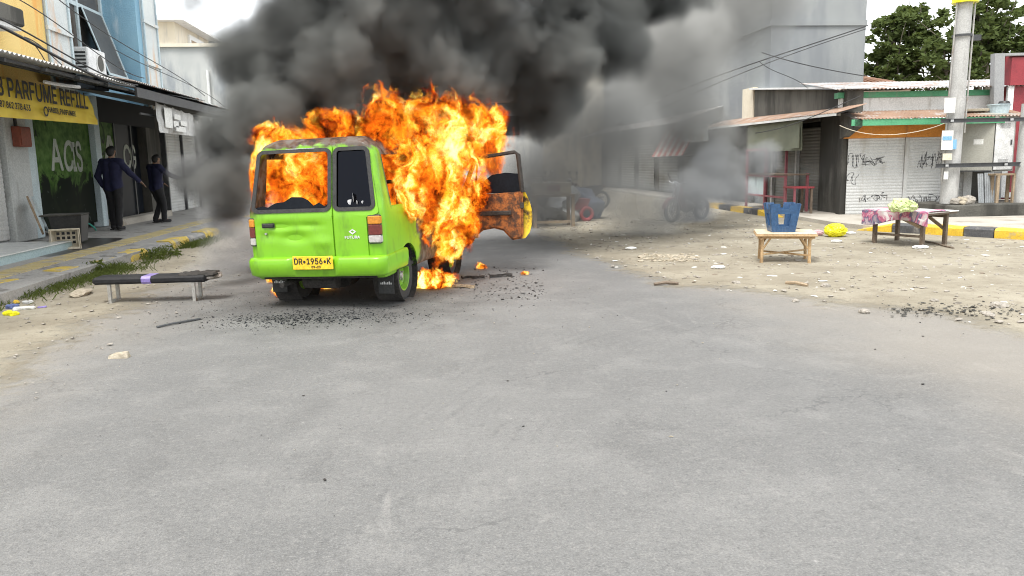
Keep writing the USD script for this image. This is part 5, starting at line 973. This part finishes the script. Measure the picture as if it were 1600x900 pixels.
hs = thing('garden_hose', 'green hose arching over the black bin to the blue post', 'hose', tuple(W1(110, 360, .3))); q = [gy(a, c, y) for a, c, y in ((76, 362, 16.6), (88, 352, 17), (108, 346, 17.3), (128, 346, 17.6), (143, 352, 17.8), (150, 362, 18))]
part(hs, 'tube', tube(spline(q, 30), .018, 6), 'hose_green', True)
b = W1(18, 406, .16); t = single('litter', bx(-.14, .14, -.07, .07, 0, .05, .01).apply_transform(rotation_matrix(.5, [0, 0, 1])).apply_translation(b), 'paper_white', 'white crumpled wrapper on the pavement below the tiled step', 'litter')

# bench seat pulled from the van
be = thing('black_bench', 'low black padded bench with purple tape and one burnt smoking end', 'bench', (-3.25, 9.76, 0), math.radians(-3))
m = bx(-.70, .62, -.15, .15, .23, .315, .025).subdivide_to_size(.06); part(be, 'cushion', m, 'vinyl_black', smooth=40)
m = bx(-.155, .0, -.153, .153, .227, .318, .026).subdivide_to_size(.06); part(be, 'tape', m, 'tape_purple', smooth=40)
m = bx(.28, .72, -.13, .14, .29, .335, .02).subdivide_to_size(.03); m.vertices += (meshkit.fbm(m.vertices*16, 3, 4)-.5)[:, None]*np.array([.02, .03, .07]); part(be, 'burnt_cover', m, 'charred', smooth=30)
m = rock(.085, 9, (.9, 1.4, .55), 3).apply_translation((.66, 0, .285)); part(be, 'foam', m, 'foam_burnt')
for x in (-.52, .46):
    for y in (-.11, .11): part(be, 'leg', bx(x-.018, x+.018, y-.018, y+.018, 0, .23), 'galv_pipe')
    part(be, 'foot_bar', bx(x-.017, x+.017, -.092, .092, .0, .03), 'galv_pipe')
a, b = gz(245, 511, .012), gz(313, 498, .012); sk = single('iron_rod', tube([a, (a*2+b)/3+(0, 0, .006), b], .011, 6), 'steel_dark', 'thin dark iron rod lying on the road near the bench', 'rod')
b = gz(187, 559, 0); m = hull(np.array([(-.12, -.05, 0), (.11, -.06, 0), (.12, .06, 0), (-.10, .07, 0), (-.12, -.03, .05), (.06, -.05, .075), (.11, .0, .10), (.10, .05, .085), (-.08, .06, .06), (-.02, .0, .085)])).subdivide_to_size(.03); m.vertices += (meshkit.fbm(m.vertices*14, 3, 4)-.5)[:, None]*.03; m.vertices *= .68; m.vertices[:, 2] -= .01
single('stone', m.apply_translation(b), 'stone_pale', 'single pale angular stone lying on the open road', 'stone', smooth=25)
for i, (px, py, sx, sy, sz, mt, nm, lb) in enumerate((
    (18, 493, .075, .045, .05, 'plastic_yellow', 'litter', 'yellow carton lying nearest the road edge in the litter'), (38, 484, .11, .04, .04, 'paper_white', 'litter', 'long white carton in the roadside litter'),
    (20, 482, .06, .05, .05, 'litter_blue', 'litter', 'blue and white packet between the cartons'), (26, 474, .07, .03, .03, 'kerb_amber', 'litter', 'flattened yellow wrapper against the grass'), (44, 475, .06, .03, .045, 'shutter_grey', 'litter', 'crushed grey can beside the yellow wrapper'), (66, 481, .05, .03, .02, 'tape_purple', 'litter', 'small lilac wrapper apart from the litter'))):
    b = gz(px, py, .005); m = bx(-sx, sx, -sy, sy, 0, sz, .012).subdivide_to_size(.03); m.vertices += (meshkit.fbm(m.vertices*20+i, 2, i)-.5)[:, None]*.03; m.apply_transform(rotation_matrix(i*.8-.4, [0, 0, 1])); single(nm, m.apply_translation(b), mt, lb, 'litter')
b = gz(127, 462, 0); m = rock(.16, 12, (1.4, .6, .3), 2); single('stone', m.apply_translation(b+(0, 0, .03)), 'stone_pale', 'flat pale stone by the grass behind the bench', 'stone')

# grass strip along the kerb
r = np.random.default_rng(2); V_ = []; n = 0; F_ = []
for k in range(6500):
    y = 8.2+r.beta(1.2, 1.5)*12; x = kx(y)+.10+abs(r.normal(0, .22))*(1.25 if y < 13 else .8); cl = meshkit.fbm(np.array([[x*1.6, y*1.1, 3.]]), 3, 2)[0]
    if cl < .47: continue
    h = r.uniform(.03, .08 if y < 12.5 else .11)*(1.5 if cl > .58 else 1); a = r.uniform(0, 6.3); w = np.array([math.cos(a), math.sin(a), 0])*.006; ln = r.normal(0, .05, 3); ln[2] = 0
    p = np.array([x, y, .0]); V_ += [p-w, p+w, p+ln*.6+w*.6+(0, 0, h*.6), p+ln*1.3+(0, 0, h)]; F_ += [(n, n+1, n+2), (n, n+2, n+3)]; n += 4
single('grass', trimesh.Trimesh(V_, F_, process=False), 'grass', 'weedy green grass tufts growing along the painted kerb', 'grass', None, 'stuff')
for i, (px, py) in enumerate(((262, 400), (240, 405), (150, 428))):
    p = gz(px, py, 0); V_ = []; F_ = []; n = 0
    for k in range(300):
        d_ = r.normal(0, 1, 3); d_[2] = abs(d_[2]); d_ /= np.linalg.norm(d_); q = p+d_*np.array([.3, .22, .22])*r.uniform(.3, 1); a, b = r.normal(0, .022, 3), r.normal(0, .010, 3); V_ += [q-a, q+b, q+a, q-b]; F_ += [(n, n+1, n+2), (n, n+2, n+3)]; n += 4
    single('weed', trimesh.Trimesh(V_, F_, process=False), 'grass', ('low leafy weed farthest along the kerb behind the bench', 'low leafy weed in the middle of the kerb grass', 'low leafy weed at the near end behind the bench')[i], 'weed')

# ------------------------------------------------------------------ right: tables, stool, bags
bt = thing('bamboo_table', 'small bamboo table with pale board top holding the blue stool', 'table', (5.30, 11.27, 0), math.radians(-20))
part(bt, 'top', bx(-.42, .42, -.34, .34, .435, .455, .006), 'table_top')
for i in range(6): part(bt, 'slat', bx(-.43, .43, -.35+i*.118, -.35+i*.118+.1, .405, .432, .005), 'bamboo')
for sx in (-1, 1):
    for sy in (-1, 1):
        part(bt, 'leg', tube([(sx*.335, sy*.255, 0), (sx*.33, sy*.25, .2), (sx*.33, sy*.25, .403)], [.026, .024, .025], 8), 'bamboo', smooth=40)
        part(bt, 'brace', rod((sx*.325, sy*.25, .20), (sx*.20, sy*.25, .395), .014), 'bamboo')
for a, b in (((-.33, -.25), (.33, .25)), ((-.33, .25), (.33, -.25))): part(bt, 'stretcher', rod((*a, .13), (*b, .15 if a[1] < 0 else .12), .014), 'bamboo')
for sy in (-1, 1): part(bt, 'rail', rod((-.40, sy*.27, .385), (.40, sy*.27, .385), .018), 'bamboo')
for sx in (-1, 1): part(bt, 'rail', rod((sx*.345, -.3, .365), (sx*.345, .3, .365), .018), 'bamboo')
so = thing('plastic_stool', 'blue plastic stool standing upside down on the bamboo table', 'stool', (5.24, 11.26, .455), math.radians(-12))
def fru(w0, w1, z0, z1): return man(hull([(x, y, z) for z, w in ((z0, w0), (z1, w1)) for x in (-w, w) for y in (-w, w)]))
s_ = fru(.165, .215, 0, .42)-fru(.15, .205, .03, .5)
win = lambda: hull([(x, y, z) for z, w in ((.09, .075), (.27, .095)) for x in (-w, w) for y in (-.4, .4)]); wt = lambda: hull([(x, y, z) for z, w in ((.34, .06), (.5, .085)) for x in (-w, w) for y in (-.4, .4)])
for rz in (0, math.pi/2):
    for w in (win(), wt()): w.apply_transform(rotation_matrix(rz, [0, 0, 1])); s_ = s_-man(w)
part(so, 'legs', s_, 'plastic_blue'); part(so, 'seat', bx(-.17, .17, -.17, .17, -.001, .028, .012), 'plastic_blue')
for x, y in ((-1, -1), (-1, 1), (1, -1), (1, 1)): part(so, 'leg_rib', rod((x*.158, y*.158, .04), (x*.212, y*.212, .415), .016, 6), 'plastic_blue')
# market table with cloth
c_ = [gz(1364, 380), gz(1434, 386), gz(1478, 383)]; ctr = (c_[0]+c_[2])/2; ax = c_[1]-c_[0]; ang = math.atan2(ax[1], ax[0])
mt_ = thing('market_table', 'wooden market table with white sheet and a pink patterned cloth draped over its end', 'table', (ctr[0], ctr[1], 0), ang)
Lx = np.linalg.norm(ax)/2+.02; Ly = np.linalg.norm(c_[2]-c_[1])/2+.02; h = .60
for sx in (-1, 1):
    for sy in (-1, 1): part(mt_, 'leg', bx(sx*Lx-.03, sx*Lx+.03, sy*Ly-.03, sy*Ly+.03, 0, h-.06), 'old_wood')
for sy in (-1, 1): part(mt_, 'rail', bx(-Lx, Lx, sy*Ly-.015, sy*Ly+.015, h-.13, h-.061), 'old_wood')
part(mt_, 'stretcher', bx(-Lx+.03, Lx-.03, -Ly-.015, -Ly+.015, .16, .20), 'old_wood'); part(mt_, 'brace', beam((Lx-.35, Ly, h-.1), (Lx-.03, Ly, .28), .03, .05), 'raw_wood'); part(mt_, 'brace', beam((-Lx+.45, -Ly-.03, h-.1), (Lx-.03, -Ly-.03, .34), .03, .05), 'raw_wood')
part(mt_, 'board', bx(-Lx-.14, Lx+.12, -Ly-.12, Ly+.12, h-.058, h-.03), 'old_wood')
mt_c = single('white_sheet', bx(-Lx-.15, Lx+.14, -Ly-.13, Ly+.14, h-.027, h-.008, .006).apply_transform(mt_.M), 'plastic_white', 'flat white plastic sheet covering the market table top', 'sheet')
def drape(a, b):
    x = -Lx-.17+(2*Lx+.34)*a; t = b*1.15; y = np.where(t < .55, Ly*.55-(t/.55)*(Ly*1.55+.15), -Ly-.15-.015*np.sin(a*22)*(t-.5)); z = np.where(t < .55, h+.002+.008*np.sin(a*17+t*9), h-(t-.55)*.40*(.85+.25*np.sin(a*6+1))); return x, y, z
fl_ = single('patterned_cloth', solid(grid(60, 30, drape), (.004, -.006, 0.004)).apply_transform(mt_.M), 'cloth_floral', 'pink and navy patterned cloth hanging off the end of the market table', 'cloth', smooth=True)
p = gd(1410, 318, 13.1); ca = thing('lettuce_heap', 'heap of pale green lettuce leaves on the market table', 'lettuce', (p[0], p[1], h))
lc = (np.linalg.inv(mt_.M)@np.array([*p[:2], 0, 1]))[:2]
for i in range(9):
    a = i*2.4; rr2 = .13*math.sqrt(i/9.); m = trimesh.creation.icosphere(3, .10); v = m.vertices; k = meshkit.fbm(v*26+i*7, 3, i)-.5; v *= (1+1.0*k)[:, None]; m.vertices = v*np.array([1.15, 1.0, .8]); part(ca, 'head', m.apply_translation((math.cos(a)*rr2*1.4, math.sin(a)*rr2, .09+.05*(i < 3))), 'cabbage')
def crumple(rx, ry, rz_, seed, sub=4):
    m = trimesh.creation.icosphere(sub, 1); v = m.vertices; k = np.abs(meshkit.fbm(v*2.1+seed, 4, seed)-.5)*2; m.vertices = v*(1.08-.62*k)[:, None]*np.array([rx, ry, rz_]); m.vertices[:, 2] -= m.vertices[:, 2].min(); return m
single('plastic_bag', crumple(.21, .17, .13, 3).apply_translation(gz(1305, 371, .0)), 'plastic_yellow', 'bright yellow plastic bag dumped on the dirt', 'bag', smooth=True)
single('plastic_bag', crumple(.12, .09, .06, 7).apply_translation(gz(1277, 369, .0)), 'plastic_pink', 'pink plastic bag beside the yellow bag', 'bag', smooth=True)
for i, (px, py, a, mt, lb) in enumerate(((1307, 379, .10, 'plastic_white', 'white crumpled bag below the yellow bag'), (1438, 389, .13, 'plastic_white', 'flat white wrapper at the foot of the market table'), (1122, 420, .10, 'paper_white', 'white paper scrap alone on the dirt left of the bamboo table'), (986, 390, .10, 'paper_white', 'white scrap on the dirt near the smoke'), (1330, 366, .10, 'plastic_white', 'grey white wrapper right of the yellow bag'))):
    single('litter', crumple(a, a*.7, a*.25, 20+i, 3).apply_translation(gz(px, py, .004)), mt, lb, 'litter')
for i, (p0, p1, w, lb) in enumerate((((1228, 442), (1262, 446), .05, 'thin split stick on the dirt before the bamboo table'), ((1022, 444), (1060, 443), .05, 'dark stick at the edge of the dirt and road'), ((1222, 354), (1262, 360), .03, 'long dark stick behind the bamboo table'), ((1440, 376), (1490, 388), .04, 'dark branch lying below the black and yellow kerb'))):
    a, b = gz(*p0, .02), gz(*p1, .02); single('stick', tube([a, (a+b)/2+(0, .02, .015), b], w/2.4, 5), 'old_wood' if i else 'raw_wood', lb, 'stick')
for i, (px, py, q) in enumerate(((1290, 447, .07), (1350, 487, .065), (1390, 455, .05), (1150, 442, .06), (1243, 470, .05), (1460, 470, .05), (1372, 411, .05), (1560, 478, .09), (1545, 492, .06))):
    single('stone', rock(q*.75, 30+i, (1.2, 1, .6)).apply_translation(gz(px, py, q*.2)), 'stone_grey', ('grey stone on the dirt straight below the yellow bag', 'grey stone at the broken asphalt edge', 'lone grey stone on the open dirt', 'grey stone left of the bamboo table legs', 'dark grey stone at the asphalt edge below the bamboo table', 'small grey stone near the dark rubble patch', 'small stone on the dirt just below the market table', 'largest dark stone near the right picture edge', 'small dark stone beside the largest one')[i], 'stone')

# motorcycles, half hidden in smoke
def moto(label, loc, rz, s=1.0):
    t = thing('motorcycle', label, 'motorcycle', loc, rz, 'motorcycles parked in the smoke', s)
    for y in (-.6, .62):
        w = T(t.path+'/'+numbered(t.path, 'wheel'), t.M); UsdGeom.Xform.Define(stage, w.path)
        part(w, 'tyre', trimesh.creation.torus(.25, .045, major_sections=28, minor_sections=10).apply_transform(rotation_matrix(math.pi/2, [0, 1, 0])).apply_translation((0, y, .295)), 'rubber', smooth=True)
        part(w, 'spokes', [rod((0, y-.24*math.cos(a), .295-.24*math.sin(a)), (0, y+.24*math.cos(a), .295+.24*math.sin(a)), .008, 5) for a in np.arange(0, 3.1, .45)]+[rod((-.05, y, .295), (.05, y, .295), .05, 12)], 'chrome')
    part(t, 'engine', rock(.17, 3, (.8, 1.2, .9)).apply_translation((0, .02, .38)), 'galv_pipe'); part(t, 'frame', [rod((0, .62, .295), (0, .42, .85), .022), rod((0, .40, .8), (0, -.1, .45), .025), rod((0, -.6, .295), (0, -.1, .42), .03), rod((0, -.1, .45), (0, -.5, .72), .02)], 'bike_black')
    for x in (-.07, .07): part(t, 'fork', rod((x, .62, .295), (x, .42, .9), .02), 'chrome')
    part(t, 'leg_shield', hull([(x, y, z) for x, y, z in ((-.16, .36, .75), (.16, .36, .75), (-.12, .22, .35), (.12, .22, .35), (-.12, .42, .88), (.12, .42, .88), (-.1, .18, .35), (.1, .18, .35))]), 'cart_red')
    part(t, 'seat', hull([(x, y, z) for x in (-.11, .11) for y, z in ((.08, .72), (-.62, .78), (.08, .64), (-.6, .68))]), 'bike_black'); part(t, 'side_cover', hull([(x, y, z) for x in (-.1, .1) for y, z in ((.0, .63), (-.68, .70), (-.1, .46), (-.5, .55))]), 'bike_black')
    part(t, 'handlebar', tube(spline([(-.34, .30, 1.0), (-.12, .42, .95), (.12, .42, .95), (.34, .30, 1.0)], 14), .015, 6), 'chrome'); part(t, 'headlight', rock(.09, 4, (1, .8, .9)).apply_translation((0, .47, .92)), 'chrome')
    for x in (-.3, .3): part(t, 'mirror', [rod((x*.8, .34, .98), (x*1.1, .34, 1.15), .007), rock(.05, 5, (1.2, .3, .9)).apply_translation((x*1.1, .34, 1.18))], 'bike_black')
    part(t, 'fender', [trimesh.creation.annulus(.30, .33, .11).apply_transform(rotation_matrix(math.pi/2, [0, 1, 0])).apply_translation((0, .62, .295)).slice_plane((0, .62, .36), (0, .0, 1))], 'cart_red'); part(t, 'exhaust', rod((.13, -.75, .38), (.13, -.1, .3), .035), 'chrome'); part(t, 'tail_light', bx(-.05, .05, -.72, -.66, .70, .76, .01), 'lens_red'); part(t, 'stand', rod((-.06, -.1, .3), (-.2, -.15, .01), .012), 'steel_dark')
    return t
m0 = moto('motorcycle alone in the smoke before the shops, front wheel toward the road', tuple(gz(1080, 347)+(0, .3, 0)), math.radians(125))
for (px, py, rz, lb) in ((838, 352, 150, 'motorcycle nearest the open van door beside the wooden stand'), (912, 328, 100, 'motorcycle leaning right of the red handcart'), (872, 322, 60, 'motorcycle behind the wooden stand and carton')):
    copy(m0, lb, tuple(gz(px, py)), math.radians(rz))
# roadside stand, cart and covered goods in the far smoke
p = gz(862, 354); stn = thing('wooden_stand', 'pale wooden roadside stand with a carton on top in the smoke', 'stand', tuple(p), .05)
part(stn, 'top', bx(-.50, .52, -.3, .3, .72, .78, .01), 'raw_wood'); 
for x in (-.45, .47):
    for y in (-.25, .25): part(stn, 'leg', bx(x-.035, x+.035, y-.035, y+.035, 0, .718), 'raw_wood')
part(stn, 'foot_bar', bx(-.4, .42, -.27, -.23, .1, .16), 'raw_wood')
cx = thing('carton', 'cream carton with red print on the wooden stand', 'carton', tuple(p+(0, .05, .79))); cxb = part(cx, 'box', bx(-.45, .45, -.2, .2, 0, .26, .01), 'plastic_cream'); part(cxb, 'print', bx(-.12, .18, -.206, -.201, .06, .2), 'cart_red')
p = gz(893, 346); hc = thing('red_handcart', 'small red handcart with one wheel behind the wooden stand', 'handcart', tuple(p), .2)
part(hc, 'tray', hull([(x, y, z) for z, w in ((.32, .3), (.58, .42)) for x in (-w, w) for y in (-.28, .28)]), 'cart_red'); part(hc, 'wheel', trimesh.creation.torus(.15, .05, major_sections=20, minor_sections=8).apply_transform(rotation_matrix(math.pi/2, [1, 0, 0])).apply_translation((.3, -.3, .2)), 'cart_red', smooth=True); part(hc, 'handle', rod((-.3, -.25, .5), (-.95, -.25, .62), .02), 'steel_dark'); part(hc, 'leg', rod((-.28, -.2, .33), (-.3, -.2, 0), .02), 'steel_dark')
for i, (px, py, q, sq, mt, lb) in enumerate(((868, 300, .75, (1.4, 1, .8), 'wall_weathered', 'grey tarpaulin heap behind the carton'), (905, 305, .6, (1, 1, .8), 'far_blue', 'dark heap of goods beside the motorcycle'), (835, 310, .5, (1, 1, .9), 'concrete_dark', 'low dark heap just right of the open van door'))):
    g0 = gy(px, py, 20.6+i*.5); single('covered_heap', rock(q, 60+i, sq, 3).apply_translation((g0[0], g0[1], q*.5)), mt, lb, 'heap', smooth=30)

# ------------------------------------------------------------------ debris nobody would count
def chips(n, fn, smin, smax, seed, flat=.45):
    r = np.random.default_rng(seed); base = trimesh.creation.icosahedron(); bv, bf = base.vertices, base.faces; V_, F_ = [], []
    for k in range(n):
        p = fn(r)
        if p is None: continue
        s_ = smin*(smax/smin)**(r.random()**2.2); R = rotation_matrix(r.uniform(0, 6.3), [0, 0, 1])[:3, :3]; v = bv*r.uniform(.5, 1.3, (12, 1))*np.array([r.uniform(.6, 1.8), r.uniform(.5, 1), flat*r.uniform(.5, 1.2)])*s_
        V_.append(v@R.T+np.array([p[0], p[1], s_*flat*.35+(.011 if seed in (5, 6, 8, 12, 16, 7) else .004)])); F_.append(bf+12*len(F_))
    return trimesh.Trimesh(np.vstack(V_), np.vstack(F_), process=False)
def gauss(px, py, sx, sy):
    c = gz(px, py)
    return lambda r: (c[0]+r.normal(0, sx), c[1]+r.normal(0, sy))
single('glass_shards', chips(2600, gauss(480, 497, .52, .24), .003, .0125, 1, .35), 'glass_dark', 'dark broken window glass scattered on the road behind the van', 'broken glass', None, 'stuff')
single('char_debris', chips(1500, gauss(560, 470, 1.3, .7), .003, .011, 2), 'charred', 'black burnt crumbs spread over the road around the van', 'debris', None, 'stuff')
def fr3(r):
    p = gz(r.uniform(740, 850), r.uniform(418, 470)); return p
single('char_debris', chips(300, fr3, .004, .025, 3), 'charred', 'black burnt fragments on the road below the open door', 'debris', None, 'stuff')
for i, (p0, p1, w, mt, lb) in enumerate((((706, 446), (742, 447), .05, 'raw_wood', 'burning pale strip of wood beside the front wheel'), ((720, 433), (757, 433), .03, 'charred', 'thin charred strip beside the front tyre'), ((765, 431), (800, 429), .06, 'charred', 'charred lump trail between the two small road flames'))):
    a, b = gz(*p0, .025), gz(*p1, .025); m = beam(a, b, w, .03).subdivide_to_size(.05); m.vertices += (meshkit.fbm(m.vertices*18, 3, i)-.5)[:, None]*.05; single('burnt_strip', m, mt, lb, 'debris')
def verge(r):
    x, y = r.uniform(2.6, 11), r.uniform(5, 22); lim = np.interp(y, [5, 6.2, 7.6, 8.85, 9.84, 13.7, 20], [5.6, 5.2, 4.4, 3.5, 2.7, 2.6, 2.5]); return None if x < lim or (x > 8.6 and y > 14.5) else (x, y)
single('gravel', chips(4600, verge, .005, .045, 5), 'stone_grey', 'loose gravel and crumbs strewn over the dirt verge', 'gravel', None, 'stuff')
single('leaf_litter', chips(900, verge, .008, .045, 16, .2), 'old_wood', 'dry brown leaves and wood crumbs strewn over the dirt verge', 'litter', None, 'stuff')
single('litter_scraps', chips(520, verge, .010, .055, 6, .2), 'paper_white', 'pale scraps of rubbish strewn over the dirt verge', 'litter', None, 'stuff')
def rub(r): p = gz(1390+r.uniform(0, 210), 0+r.normal(487, 5)+r.uniform(0, 1)*0); return p+np.array([0, r.normal(0, .12), 0])
single('rubble', chips(420, rub, .004, .026, 7), 'concrete_dark', 'dark rubble line along the broken asphalt edge', 'rubble', None, 'stuff')
def shoulder(r): y = r.uniform(5, 16); return (r.uniform(kx(y)+.1, -2.7), y)
single('gravel', chips(900, shoulder, .006, .03, 8), 'stone_grey', 'small stones scattered over the dirt shoulder by the kerb', 'gravel', None, 'stuff')
def onroad(r): return (r.uniform(-4, 5), 2.6+r.random()**.7*11)
single('grit', chips(260, onroad, .003, .010, 9), 'stone_pale', 'pale grit loose on the asphalt', 'grit', None, 'stuff')
single('grit', chips(200, onroad, .003, .012, 10), 'charred', 'dark specks loose on the asphalt', 'grit', None, 'stuff')
def heap(r): p = gz(r.uniform(1000, 1090), 0+r.uniform(398, 410)); return p
single('rubble', chips(260, heap, .015, .06, 12), 'stone_pale', 'patch of pale rubble on the dirt beyond the road edge', 'rubble', None, 'stuff')

# ------------------------------------------------------------------ overhead cables
def cable(lb, pts, x, rad=.012, group=None, sag=.0):
    q = [gx(a, b, x) for a, b in pts]; t = thing('overhead_cable', lb, 'cable', tuple(q[0]), 0, group); part(t, 'wire', tube(spline(q, 40), rad, 5), 'cable_black', True)
cable('thick black cable swagging past the yellow wall to the blue house, lowest of the bundle', [(-40, 22), (40, 62), (110, 100), (210, 135)], -5.3, .022)
cable('black cable just above the thick one in front of the yellow wall', [(-40, 10), (40, 50), (120, 95), (215, 133)], -5.2, .012)
cable('thin cable crossing the window recess down to the awning', [(22, -5), (90, 38), (150, 82), (225, 122)], -5.3, .008)
cable('high thin cable passing the open window sash', [(80, -10), (150, 42), (220, 85), (320, 150)], -5.3, .008)
cable('slack loop of cable hanging off the canopy over the yellow wall', [(38, 60), (60, 78), (72, 98), (80, 112)], -6.9, .010)
cable('cable dropping from the canopy to the awning past the first pillar', [(38, 58), (66, 74), (95, 100), (118, 116)], -6.8, .010)
cable('thin cable running low over the weathered house wall', [(180, 78), (250, 112), (320, 145), (352, 168)], -5.4, .007)
def cable2(lb, pts, d, rad=.014):
    q = [gd(a, b, d) for a, b in pts]; t = thing('overhead_cable', lb, 'cable', tuple(q[0])); part(t, 'wire', tube(spline(q, 40), rad, 5), 'cable_black', True)
cable2('pair of twisted black cables rising across the concrete building', [(1000, 168), (1160, 105), (1250, 75), (1356, 40)], 20.0, .014)
cable2('single cable close under the twisted pair on the concrete building', [(1010, 182), (1165, 112), (1250, 80), (1354, 45)], 20.2, .010)
cable2('cable sloping down the concrete building to its roof corner', [(1190, 82), (1245, 98), (1300, 110), (1352, 119)], 20.3, .012)
cable2('thin cable low on the concrete building above the parapet', [(1185, 95), (1220, 115), (1255, 132), (1262, 138)], 20.5, .008)
cable2('cable from the shop corner running along the rusty awning', [(1180, 208), (1250, 190), (1310, 165), (1345, 150)], 18.3, .010)
